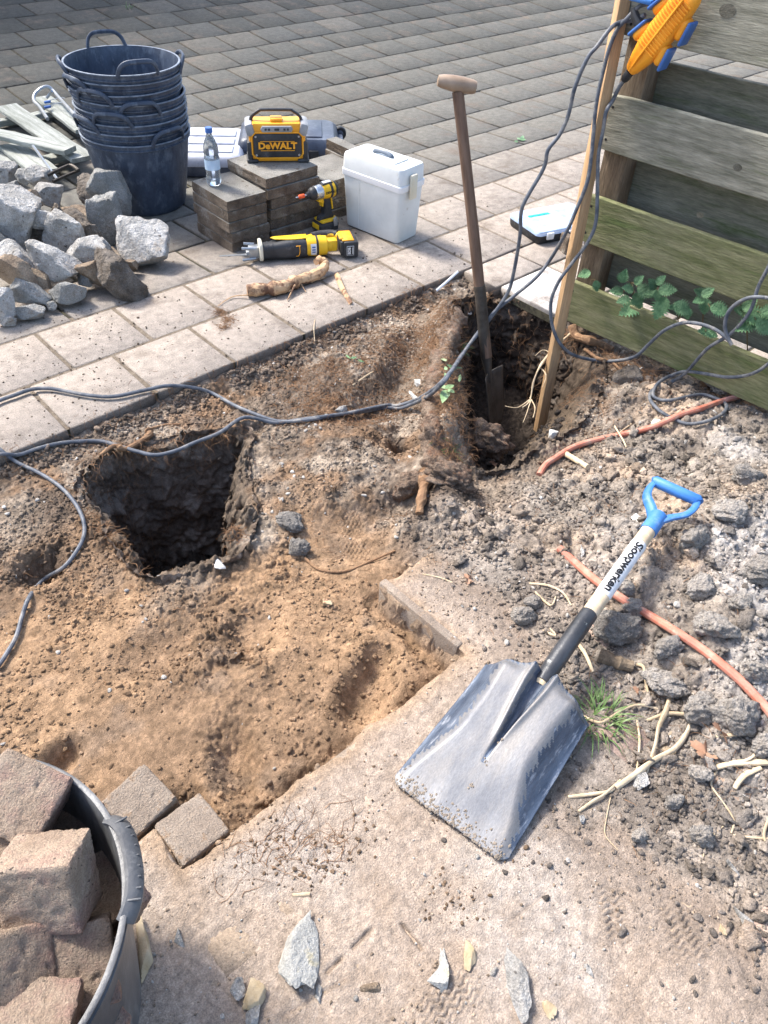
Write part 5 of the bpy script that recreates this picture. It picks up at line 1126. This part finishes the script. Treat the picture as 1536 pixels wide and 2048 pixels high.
# ------------------------------------------------------------------ hair roots
def fibres(name, label, starts, dirs, lens, r0, m_, seg_=6, curl=.9, drop=.25, follow=True, k=3):
    n = len(starts); P = np.zeros((n, seg_+1, 3)); P[:, 0] = starts; d = dirs/np.linalg.norm(dirs, axis=1)[:, None]; st = (lens/seg_)[:, None]
    for i in range(seg_):
        d = d+RNG.normal(0, curl*.45, (n, 3))*np.array([1, 1, .6]); d[:, 2] -= drop*.35; d /= np.linalg.norm(d, axis=1)[:, None]
        q = P[:, i]+d*st
        if follow: g = gh(q[:, 0], q[:, 1])+.001; q[:, 2] = np.maximum(q[:, 2], g)
        P[:, i+1] = q
    T = np.gradient(P, axis=1); T /= np.linalg.norm(T, axis=2)[..., None]+1e-9; up_ = np.array([.3, .5, .81]); A = np.cross(T, up_); A /= np.linalg.norm(A, axis=2)[..., None]+1e-9; B = np.cross(T, A)
    rr = r0*RNG.uniform(.6, 1.3, (n, 1))*np.linspace(1, .35, seg_+1)[None]
    V_ = np.stack([P+(A*math.cos(2*PI*j/k)+B*math.sin(2*PI*j/k))*rr[..., None] for j in range(k)], 2).reshape(-1, 3)
    F = []
    base = (np.arange(n)*(seg_+1)*k)[:, None]
    for i in range(seg_):
        for j in range(k): a = i*k+j; b2 = i*k+(j+1) % k; F.append(base+np.array([[a, b2, b2+k, a+k]]))
    return tag(fastmesh(name, V_, np.concatenate(F), m_), label, 'roots', kind='stuff')
def along(poly, n, jit_=.02):
    poly = np.array(poly); t_ = RNG.uniform(0, len(poly)-1.001, n); i = t_.astype(int); f = (t_-i)[:, None]
    return poly[i]*(1-f)+poly[i+1]*f+RNG.normal(0, jit_, (n, 2))
def tuft(name, label, poly, n, dirxy, L, r0, m_='root', jit_=.012, up_=.1, dz=.002, spread=.8, **kw):
    q = along(poly, n, jit_); z = gh(q[:, 0], q[:, 1])+dz
    d = np.c_[np.tile(dirxy, (n, 1))+RNG.normal(0, spread, (n, 2)), RNG.normal(up_, .35, n)]
    fibres(name, label, np.c_[q, z], d, RNG.uniform(.4, 1.0, n)*L, r0, m_, **kw)
HB = [(-.10,-.20),(.0,-.145),(.10,-.145),(.279,-.20),(.44,-.285)]
tuft('hair_roots', 'fringe of fine brown roots hanging over the back rim of the left hole', HB, 520, (-.05,-.4), .085, .0008, jit_=.022, up_=-.1, drop=.6, follow=False)
tuft('hair_roots', 'fine roots sticking from the left wall of the left hole', [(-.115,-.30),(-.12,-.45),(-.115,-.62)], 260, (.6,0), .055, .0008, jit_=.012, up_=-.1, drop=.4, follow=False)
tuft('hair_roots', 'reddish root cluster at the right wall of the left hole', [(.13,-.66),(.17,-.63)], 120, (-.5,.1), .05, .0010, jit_=.012, drop=.4, follow=False)
tuft('hair_roots', 'fine roots around the rim of the right hole', [(1.50,-.08),(1.36,-.33),(1.18,-.50),(.99,-.68),(.87,-.86)], 700, (.4,-.1), .07, .0009, jit_=.022, drop=.35, follow=False)
tuft('hair_roots', 'roots hanging below the slab edge at the right hole', [(1.48,-.06),(1.70,-.18),(1.74,-.44)], 320, (-.1,-.5), .07, .0008, jit_=.012, drop=.8, follow=False, dz=.0)
tuft('hair_roots', 'mat of fine roots on the trodden soil between the holes', [(.70,-.12),(.95,-.22),(1.2,-.15),(1.3,-.25),(.9,-.45),(.75,-.35),(.62,-.3)], 2600, (0,0), .055, .0009, jit_=.06, up_=.15, drop=.5)
tuft('hair_roots', 'shaggy reddish roots covering the soil ridge beside the spade', [(1.34,-.24),(1.2,-.36),(1.05,-.52),(.93,-.66),(.83,-.78),(.76,-.88)], 1100, (0,0), .05, .0009, jit_=.03, up_=.2, drop=.4, dz=.035, follow=False)
tuft('hair_roots', 'fine roots caught along the cut edge of the slabs', [(-.3,-.02),(.5,-.02),(1.1,-.02),(1.65,-.02)], 620, (.4,-.3), .05, .0008, jit_=.015, up_=.1, drop=.4)
tuft('hair_roots', 'scattered fine roots over the brown soil', [(.0,-.1),(.4,-.15),(.6,-.6),(.45,-.85),(.1,-1.0),(-.2,-.7),(-.3,-.35)], 900, (0,0), .05, .0007, jit_=.12, up_=.05, drop=.6)
tuft('hair_roots', 'fine roots under the pallet at the right hole', [(1.72,-.50),(1.76,-.62),(1.74,-.80),(1.70,-.95)], 520, (-.7,-.1), .10, .0009, jit_=.025, drop=.45, up_=.1)
tuft('hair_roots', 'hair roots on the slope beside the pallet', [(1.5,-.8),(1.6,-.75),(1.4,-.95),(1.3,-1.0)], 300, (-.3,0), .07, .0008, jit_=.06, drop=.5)
tuft('hair_roots', 'fine root litter on the right heap', [(.6,-1.15),(.9,-1.2),(1.2,-1.3),(.8,-1.6),(.45,-1.7),(.5,-1.95),(1.4,-1.15)], 650, (0,0), .05, .0007, jit_=.12, up_=.2, drop=.5)
tuft('hair_roots', 'thin root threads on the near paving beside the loose blocks', [(-.38,-1.42),(-.25,-1.45),(-.2,-1.5)], 90, (1,.3), .10, .0006, jit_=.03, drop=.8, up_=0)
q = np.array([U(440, 625, .0), U(455, 640, 0), U(448, 655, 0)]); n = 260; s_ = q[RNG.integers(0, 3, n)]+RNG.normal(0, .012, (n, 3))*[1, 1, .2]; s_[:, 2] = np.abs(s_[:, 2])+.003
fibres('root_tuft', 'ball of fine roots lying on the pale slabs left of the cut root', s_, RNG.normal(0, 1, (n, 3))*[1, 1, .5], RNG.uniform(.02, .06, n), .0007, 'root', follow=False, drop=.4)

# ------------------------------------------------------------------ single roots, sticks and stems
def stick(name, label, pts, r, m_, cat, grp=None, flat=1.0, k=6, knob=0.0, branches=()):
    P = smoothpath([tuple(float(c_) for c_ in p) for p in pts], k); n = len(P)
    if isinstance(r, tuple): R_ = [r[0]+(r[1]-r[0])*i/(n-1) for i in range(n)]
    else: R_ = [r]*n
    if knob: R_ = [q*(1+knob*float(vnoise(np.array(i*.55), np.array(q*900), 4))*2) for i, q in enumerate(R_)]
    m = MB(); m.tube(P, R_, 10, flat=flat)
    for (bp_, br) in branches: m.tube(smoothpath([tuple(float(c_) for c_ in p) for p in bp_], 4), [br*(1-.6*i/(4*(len(bp_)-1))) for i in range(4*(len(bp_)-1)+1)], 6)
    return tag(m.build(name, m_), label, cat, grp)
g = lambda *pp: [G(x, y, .003) for x, y in pp]
gz = lambda z, *pp: [U(x, y, z) for x, y in pp]
stick('cut_root', 'thick cut root with a hooked pale end lying on the slabs', [U(494,581,.026), U(530,578,.026), U(565,574,.026), U(598,560,.024), U(625,552,.024), U(645,540,.030), U(650,528,.036), U(641,520,.046), U(632,524,.048)], (.027,.0135), 'peeled', 'root', knob=.35,
      branches=[([U(500,590,.015), U(470,592,.006), U(452,600,.004), U(436,612,.003)], .003), ([U(590,570,.03), U(580,590,.012), U(575,600,.004)], .004), ([U(600,565,.02), U(612,584,.006)], .003)])
stick('wood_splinter', 'pale peeled wood splinter lying on the slabs', [U(673,549,.008), U(684,575,.009), U(693,592,.008), U(702,607,.006)], (.0115,.008), 'peeled', 'splinter', flat=.5)
stick('plastic_strip', 'thin white strip sticking out of the soil at the slab corner', [U(873,581,.0), U(895,562,.012), U(916,543,.022)], .005, 'box_trim', 'strip', flat=.3)
stick('root_stub', 'broken root stub pointing down beside the boot prints', [G(850,955,.015), G(848,985,.032), G(842,1010,.030), G(838,1034,.012)], (.021,.010), 'bark', 'root', knob=.5)
stick('sand_root', 'thin reddish root curving over the sand', g((610,1118),(640,1142),(690,1145),(740,1125),(790,1104)), (.0042,.003), 'bark', 'root')
stick('orange_root', 'orange brown root exposed at the back rim of the left hole', [G(205,925,.012), G(235,915,.016), G(255,905,.014), G(298,880,.014), G(300,868,.012)], (.006,.011), 'bark', 'root', knob=.4)
stick('red_root', 'thin red root on the soil above the left hole', g((300,860),(330,852),(360,850)), .004, 'bark', 'root')
stick('pallet_root', 'thick red brown root bending out under the pallet edge', [off(1145,652,.01), off(1152,672,.03), G(1175,690,.02), G(1200,694,.012), G(1225,700,.0)], (.017,.013), 'bark', 'root', knob=.25)
stick('pallet_root', 'second thinner root crossing the slope under the pallet', g((1170,700),(1195,720),(1225,730),(1258,765)), (.008,.004), 'bark', 'root', knob=.2)
stick('hanging_root', 'pale forked root dangling in the right hole beside the stake', gz(-.03,(1150,660),(1115,690))+gz(-.06,(1085,725),(1068,760))+gz(-.10,(1060,800),(1045,815)), (.0055,.002), 'straw', 'root', knob=.4,
      branches=[(gz(-.07,(1080,735),(1092,750),(1085,775)), .0025), (gz(-.10,(1060,795),(1070,815),(1066,835)), .0025), (gz(-.10,(1058,800),(1035,815),(1010,812)), .0022), (gz(-.10,(1062,800),(1052,830),(1046,845)), .002), (gz(-.05,(1100,705),(1085,700),(1070,712)), .002)])
stick('short_stick', 'short brown stick beside the end of the upper conduit', [G(1130,912,.008), G(1174,941,.008)], .0095, 'straw', 'stick', knob=.2)
stick('short_stick', 'dark weathered stick above the grass tuft', [G(1195,1318,.014), G(1230,1332,.014), G(1262,1340,.012)], (.017,.013), 'beam_wood', 'stick', knob=.2)
SG = 'dry stems lying on the heap'
ST = [('thick pale stem curving through the middle of the dry stems', [(1231,1577),(1270,1553),(1306,1526),(1347,1503),(1372,1468),(1382,1431)], (.0065,.0050), .018),
 ('flat pointed stem end aimed at the shovel blade', [(1136,1595),(1175,1592),(1214,1586),(1228,1578)], .0035, .006), ('tapering stem just below the flat pointed one', [(1157,1624),(1185,1606),(1208,1592),(1240,1562)], .0032, .010),
 ('knobbly upright stem crossing the thick pale stem', [(1341,1390),(1329,1428),(1314,1461),(1306,1500),(1291,1552)], (.008,.003), .02), ('straight thin stem left of the knobbly one', [(1274,1443),(1277,1488),(1273,1543)], .0028, .012),
 ('bent stem arching above the grass tuft', [(1165,1433),(1199,1452),(1234,1431),(1273,1417),(1318,1420)], .0028, .018), ('stem standing up behind the grass tuft', [(1273,1330),(1283,1342),(1288,1369),(1300,1411)], .0035, .018),
 ('stem joining the top of the thick curved one', [(1294,1442),(1335,1434),(1382,1432)], .0042, .018), ('long whitish stem running to the right photo edge', [(1427,1538),(1466,1532),(1545,1526)], (.0058,.0070), .014),
 ('short thick stem with a frayed end near the right edge', [(1469,1576),(1486,1555),(1519,1538)], (.008,.006), .010), ('wavy stem hanging below the dead maple leaf', [(1433,1544),(1421,1571),(1445,1607),(1466,1642),(1462,1668)], .0026, .005),
 ('thin level stem low at the right edge', [(1466,1672),(1500,1677),(1545,1680)], .0024, .005), ('thin upright stem cut by the right edge', [(1540,1630),(1526,1672),(1540,1700)], .0030, .006),
 ('stem looping round the right of the dead maple leaf', [(1424,1476),(1470,1476),(1506,1473),(1510,1505),(1490,1526),(1436,1532)], .0030, .016), ('split stem leaning below the black shovel tube', [(1148,1280),(1168,1310),(1186,1345)], (.0050,.0035), .010),
 ('reddish root thread hanging left of the heap', [(1222,1590),(1212,1640),(1210,1672),(1235,1700)], .0014, .004), ('rusty thin stem across the lower heap', [(1455,1646),(1430,1668),(1412,1690),(1405,1720)], .0018, .004),
 ('short pale stem poking out under the shovel blade', [(1120,1503),(1150,1520)], .0020, .012), ('dry stem over the ochre clods, upper', [(1058,1168),(1095,1175),(1125,1190),(1142,1212)], .0026, .010), ('dry stem over the ochre clods, lower', [(1070,1185),(1100,1215),(1112,1192)], .0026, .010),
 ('twisted stem next to the shovel socket', [(1085,1262),(1110,1275),(1100,1258)], .0028, .008), ('straw piece crossing the upper conduit', [(1228,855),(1245,885),(1252,895)], .0024, .012), ('second straw piece crossing the upper conduit the other way', [(1230,873),(1262,850)], .0020, .014),
 ('thin twig on the sand below the left hole rim', [(845,1150),(880,1158),(905,1166)], .0018, .004), ('orange twig on the soil between the holes', [(705,772),(728,758),(748,745)], .0035, .006), ('upright dry stalk at the slab edge', [(630,640),(628,668),(630,690)], .0014, .01),
 ('short dark twig on the near paving left of the shovel', [(585,1792),(620,1790)], .0035, .003)]
for (lb, pts, r, dz) in ST: stick('dry_stem', lb, [G(x, y, dz*.7 if 0 < i < len(pts)-1 else .001) for i, (x, y) in enumerate(pts)], r, 'straw', 'dry stem', SG, knob=.18, flat=.75)
# dead leaves
def leafmesh(L, W_, lobes=0, curl=.2, serr=0, n=26, fold=.25):
    m = MB(); pts = []
    for i in range(n+1):
        t_ = i/n; w_ = W_*math.sin(PI*t_**.75)**.9*(1-.15*t_)
        if serr: w_ *= 1.15-.50*((i % 2) if 0 < i < n else 0)
        if lobes: w_ *= .45+.75*abs(math.cos(lobes*PI*t_))
        y = L*t_-(0 if not serr else (L*.03 if i % 2 else 0)); pts.append((w_, y))
    vs = []; fs = []
    for i, (w_, y) in enumerate(pts):
        zc = -curl*L*(y/L)**2
        vs += [(-w_, y+.10*w_, zc+fold*w_), (-w_*.5, y+.03*w_, zc+fold*w_*.45+.02*W_*(i % 2)), (0, y-.04*W_, zc), (w_*.5, y+.03*w_, zc+fold*w_*.45+.02*W_*(i % 2)), (w_, y+.10*w_, zc+fold*w_)]
    for i in range(n):
        for j in range(4): q = i*5+j; fs.append((q, q+1, q+6, q+5))
    m.add(vs, fs); return m
def star_leaf(R_, lobes=5):
    m = MB(); n = 50; vs = [(0, 0, 0)]
    for i in range(n):
        a = 2*PI*i/n; k = .45+.55*abs(math.cos(a*lobes/2))**1.5*(1-.25*(i % 2)); vs.append((R_*k*math.cos(a), R_*k*math.sin(a), R_*.25*math.sin(3*a)*k))
    m.add(vs, [(0, i+1, (i+1) % n+1) for i in range(n)]); return m
for (x, y, R_, rot, lb) in [(1408,1512,.038,(.3,.2,.4),'crumpled dead maple leaf on the dark soil at the right'),(990,932,.028,(.5,-.3,1.2),'orange brown dead leaf at the front lip of the right hole'),(936,1163,.018,(.4,.3,.2),'small brown dead leaf above the kerb stone'),
    (1440,1468,.03,(.9,.2,1.),'curled dead leaf above the maple leaf'),(128,66*1,.045,(0,.1,.3),'dead leaf on the paving behind the tub stack'),(1275,1390,.018,(.6,.1,.5),'dead leaf beside the grass tuft'),(655,1210,.014,(.2,.1,.5),'yellow leaf scrap in the sand'),(1340,790,.016,(.7,.5,.2),'brown leaf scrap near the cable tangle')]:
    o = star_leaf(R_).build('dead_leaf', 'dead_leaf', smooth=False); p = G(x, y, .010) if y > 300 else U(258, 60, .006); o.location = V(p); o.rotation_euler = rot; tag(o, lb, 'leaf', 'dead leaves')

# ------------------------------------------------------------------ plants
def place_leaf(par, m_, base, tip, W_, up_=None, serr=1, curl=.15, fold=.25, name='leaf'):
    base = Vector(base); tip = Vector(tip); d = tip-base; L = d.length; y = d.normalized(); u_ = Vector(up_ or (V(CP)-base).normalized()); x = y.cross(u_).normalized(); z = x.cross(y)
    m = leafmesh(L, W_*(1.12 if serr else 1), serr=serr, curl=curl, fold=fold, n=18 if serr else 26); m.v = [tuple(base+x*a+y*b_+z*c_) for a, b_, c_ in m.v]
    return m.build(name, m_, par, ang=None)
def nettle(lb, stem, leaves, d0=.02):
    b0 = off(*stem[0], -.05); b0[2] = max(b0[2], -.02)
    t = thing('stinging_nettle', lb, 'nettle', V(b0), group='nettles growing through the pallet'); inv = Matrix.Translation(-V(b0))
    P = [b0]+[off(x, y, -.02+.04*i/len(stem)) for i, (x, y) in enumerate(stem[1:])]
    m = MB(); m.tube(smoothpath([tuple(p) for p in P], 4), .0022, 6)
    sub = []
    for (x, y, px_, a, f) in leaves:
        dd = d0+random.uniform(-.005, .03); c_ = off(x, y, dd); L = px_*1.04*float((c_-CP) @ (-RC[:, 2]))/FP
        dr = RV*math.cos(math.radians(a))+np.array([0, 0, 1])*math.sin(math.radians(a))*.85+PN*(.35)*f; dr /= np.linalg.norm(dr); bs_ = c_-dr*L*.5; tp_ = c_+dr*L*.5
        q = min(P, key=lambda p: np.linalg.norm(p-bs_)); m.tube([tuple(q), tuple((q+bs_)/2+[0, 0, .004]), tuple(bs_)], .0011, 5); sub.append((bs_, tp_, L*.36))
    m.v = [tuple(inv @ Vector(p)) for p in m.v]; m.build('stem', 'stem', t)
    for (bs_, tp_, w_) in sub: place_leaf(t, 'leaf', inv @ V(bs_), inv @ V(tp_), w_, up_=(V(CP)-V(bs_)).normalized()+Vector((0, 0, .5)))
nettle('tall nettle left of centre in the lower pallet gap with one big drooping leaf', [(1270,640),(1268,600),(1262,565)], [(1247,552,30,80,.5),(1278,560,24,60,.5),(1256,577,28,150,1),(1292,584,40,-20,1),(1261,617,50,215,1.2),(1233,583,30,160,1),(1276,603,36,-50,1),(1246,600,28,200,1)])
nettle('nettle in the middle of the lower pallet gap, second from the left', [(1322,650),(1318,610),(1316,575)], [(1305,568,30,120,.5),(1322,560,24,60,.5),(1336,580,36,15,1),(1320,618,48,-90,1.2),(1302,584,28,190,1),(1316,592,26,-60,.8)])
nettle('low nettle with one broad leaf just right of the pallet gap centre', [(1360,668),(1356,640)], [(1366,618,42,-20,1),(1352,614,30,170,1),(1375,628,26,-60,1)])
nettle('nettle in the right half of the lower pallet gap, reaching the board above', [(1404,690),(1405,650),(1408,600)], [(1400,585,30,140,.6),(1416,584,28,50,.6),(1410,614,34,-70,1),(1442,620,42,-5,1),(1412,663,36,160,1),(1425,668,26,-10,1),(1398,600,26,200,1)])
nettle('large nettle at the right photo edge beside the cable', [(1495,700),(1494,660),(1496,620)], [(1483,622,36,150,.8),(1500,610,34,60,.5),(1516,632,50,10,1),(1493,650,46,215,1.1),(1528,655,44,-30,1),(1508,640,34,-80,1),(1540,620,34,30,.8)])
nettle('small pale nettle leaf alone at the left end of the pallet gap', [(1200,590),(1180,560)], [(1168,548,26,200,.6),(1193,573,24,-60,1)])
def weed(lb, base, leaves, m_='pale_leaf', lift=0):
    b0 = G(*base, lift); t = thing('small_weed', lb, 'weed', V(b0), group='small weeds rooted in the dug soil')
    for (x0, y0, x1, y1, w_, dz) in leaves:
        a = G(x0, y0, .008+lift)-b0; c_ = G(x1, y1, dz+lift)-b0; place_leaf(t, m_, a, c_, w_, up_=(-.2,-.2,1), serr=0, curl=.1, fold=.15)
weed('broad leaved weed seedling on the ridge left of the spade', (890,806), [(890,806,882,832,.016,.014),(890,806,905,812,.011,.014),(888,803,906,797,.010,.016),(888,803,876,797,.010,.016),(892,785,886,776,.007,.02)], lift=.040)
weed('upper weed seedling beside the cables on the ridge', (908,765), [(908,765,892,757,.009,.014),(908,763,924,762,.007,.016),(892,762,885,766,.008,.012),(915,790,918,775,.006,.02),(889,748,878,741,.008,.014)], lift=.040)
weed('tiny green weed in the trodden soil above the cables', (700,722), [(700,722,715,720,.006,.01),(700,722,690,712,.004,.01),(715,726,728,726,.005,.006)], 'leaf')
weed('little green weed growing in a paving joint far right', (1040,284), [(1040,284,1052,282,.012,.012),(1040,284,1034,279,.012,.014),(1042,284,1046,276,.012,.02),(1036,286,1028,287,.012,.01)], 'leaf')
def grass(lb, base, n, spread, L, lean=(0, 0), m_='grass'):
    b0 = G(*base); m = MB()
    for i in range(n):
        a = random.uniform(0, 2*PI); r = spread*math.sqrt(random.random()); x, y = b0[0]+r*math.cos(a), b0[1]+r*math.sin(a); z = float(gh(x, y)); l_ = L*random.uniform(.5, 1.1)
        d = Vector((math.cos(a)*.5+lean[0]+random.gauss(0, .35), math.sin(a)*.5+lean[1]+random.gauss(0, .35), 1)).normalized(); p = Vector((x, y, z)); w_ = random.uniform(.0011, .0022); s_ = d.cross(Vector((0, 0, 1))).normalized(); vs = []
        for k_ in range(7):
            f = k_/6; vs += [p-s_*w_*(1-f**2), p+s_*w_*(1-f**2*.98)]; p = p+d*l_/6; d = (d+Vector((d.x*.25, d.y*.25, -.30))).normalized()
        m.add([v-V(b0) for v in vs], [(2*k_, 2*k_+1, 2*k_+3, 2*k_+2) for k_ in range(6)])
    o = m.build('grass_tuft', m_, ang=None); o.location = V(b0); return tag(o, lb, 'grass tuft', 'grass tufts')
grass('bright green grass tuft right of the steel shovel blade', (1195,1440), 80, .050, .080, (.0,.1))
grass('thin grass tuft beside the spade shaft', (918,700), 30, .014, .05)
grass('small grass tuft at the lower end of the soil ridge', (905,900), 22, .012, .05)
grass('few grass blades left of the small tuft on the ridge', (872,893), 12, .010, .05, (-.5,0))
grass('faint grass sprigs on the paving behind the tubs', (262,18), 16, .05, .06)

# ------------------------------------------------------------------ planks and scrap behind the rubble
def plank(lb, p0, p1, w_, th=.02, m_='plank', roll=0, grp='old boards piled behind the rubble'):
    a, b_ = V(p0), V(p1); d = b_-a; m = MB(); L = d.length; n = 12; lo_ = []
    for i in range(n+1):
        x = -L/2+L*i/n; e = .002*math.sin(i*1.7+L*9); lo_.append([(x, p[0], p[1]+e) for p in rloop(w_, th, .003, 0, 1)])
    loft(m, lo_); o = m.build('old_plank', m_, ang=30); o.location = (a+b_)/2; q = d.to_track_quat('X', 'Z'); o.rotation_mode = 'QUATERNION'; o.rotation_quaternion = q; return tag(o, lb, 'plank', grp)
plank('wide grey plank running from the left edge down to the tub stack', U(14,214,.075), U(166,318,.065), .115)
plank('curved looking plank lying on top of the others, its cut end facing right', U(-60,255,.11), U(141,302,.10), .085, .024)
plank('plank under the curved one with its end above the rubble', U(20,290,.045), U(92,345,.05), .125)
plank('lowest plank at the left photo edge', U(-50,310,.04), U(24,350,.03), .09)
plank('short plank in front of the lowest boards at the left edge', U(-40,295,.02), U(40,328,.02), .08)
plank('plank carrying the bent metal tube, behind the tub stack', U(84,196,.05), U(170,262,.05), .10)
plank('cross batten under the wide plank near the left edge', U(-30,252,.03), U(104,226,.03), .05, .03)
plank('dark batten just above the rubble', U(60,330,.015), U(165,300,.015), .07, .03)
t = thing('metal_tube_frame', 'bent grey metal tube frame lying on the plank beside the tubs', 'frame', V(U(90,190,.05)))
inv = Matrix.Translation(-V(U(90,190,.05))); m = MB(); P = [tuple(inv @ V(U(x, y, z))) for x, y, z in [(95,238,.075),(80,215,.08),(68,202,.09),(70,188,.11),(84,176,.13),(97,174,.13),(108,184,.11),(122,200,.10),(142,222,.10),(155,236,.09)]]
m.tube(smoothpath(P, 5), .0095, 10); m.build('bent_tube', 'grey_metal', t)
m = MB(); m.tube([tuple(inv @ V(U(x, y, z))) for x, y, z in [(93,196,.08),(100,188,.10),(104,182,.12)]], .008, 8); m.build('cross_tube', 'grey_metal', t)
for yy in (203, 213):
    m = MB(); m.tube(smoothpath([tuple(inv @ V(U(x, y, z))) for x, y, z in [(88,yy+2,.075),(105,yy-4,.085),(122,yy-8,.10),(130,yy-6,.10)]], 4), .0022, 6); m.build('tie_wire', 'grey_metal', t)
    m = MB(); m.box(inv @ V(U(95, yy+1, .080)), (.035, .014, .012), .002); m.build('wire_clip', 'cap_blue', t)
t = thing('bar_clamp', 'rusty bar clamp with a grey rail leaning in the rubble heap', 'clamp', V(U(100,340,.15))); inv = Matrix.Translation(-V(U(100,340,.15)))
m = MB(); m.tube([tuple(inv @ V(U(66,292,.16))), tuple(inv @ V(U(114,358,.13)))], .0065, 6); m.build('rail', 'grey_metal', t)
m = MB(); m.tube(smoothpath([tuple(inv @ V(U(x, y, .165))) for x, y in [(93,352),(112,342),(134,332),(143,331),(152,336),(157,341)]], 4), .0075, 8); m.tube([tuple(inv @ V(U(x, y, .15))) for x, y in [(157,341),(130,352),(106,363)]], .0065, 8); m.build('clamp_arm', 'rust_steel', t)

# ------------------------------------------------------------------ far things
# unseen house added beyond the frame to throw shade on the far paving
t = thing('shade_house', 'house wall added out of view beyond the paving to shade its far corner', 'shade blocker', (1.0, 9.3, 0))
m = MB(); m.box((-1.3, 0, 2.9), (9.0, .3, 5.8)); m.build('wall', 'shade_house_brick', t, smooth=False)
m = MB(); m.prism([(-.9, 5.8), (2.9, 5.8), (1.0, 7.2)], -5.95, 3.35, axis='X'); m.build('roof', 'slab_side', t, smooth=False)
for x in (-4, -1.3, 1.4): m = MB(); m.box((x, -.16, 1.6), (1.3, .06, 1.4), .01); w_ = m.build('window', 'white_box', t); m = MB(); m.box((x, -.195, 1.6), (1.1, .01, 1.2)); m.build('pane', 'case_dark', w_)

p = U(205, 24, 0); m = MB(); m.lathe([(.060, 0), (.060, .02), (.050, .022), (.050, 1.2)], 24); o = m.build('green_post', 'green_post'); o.location = V((p[0], p[1], float(ZP(p[1]))-.01)); tag(o, 'dark green round post at the top of the photo behind the tubs', 'post')
m = MB(); m.box((0, 0, .02), (2.4, 1.2, .08), .03); o = m.build('planting_bed', 'earth_far'); o.location = (2.0, 6.35, 0); o.rotation_euler = (0, 0, .1); tag(o, kind='structure')
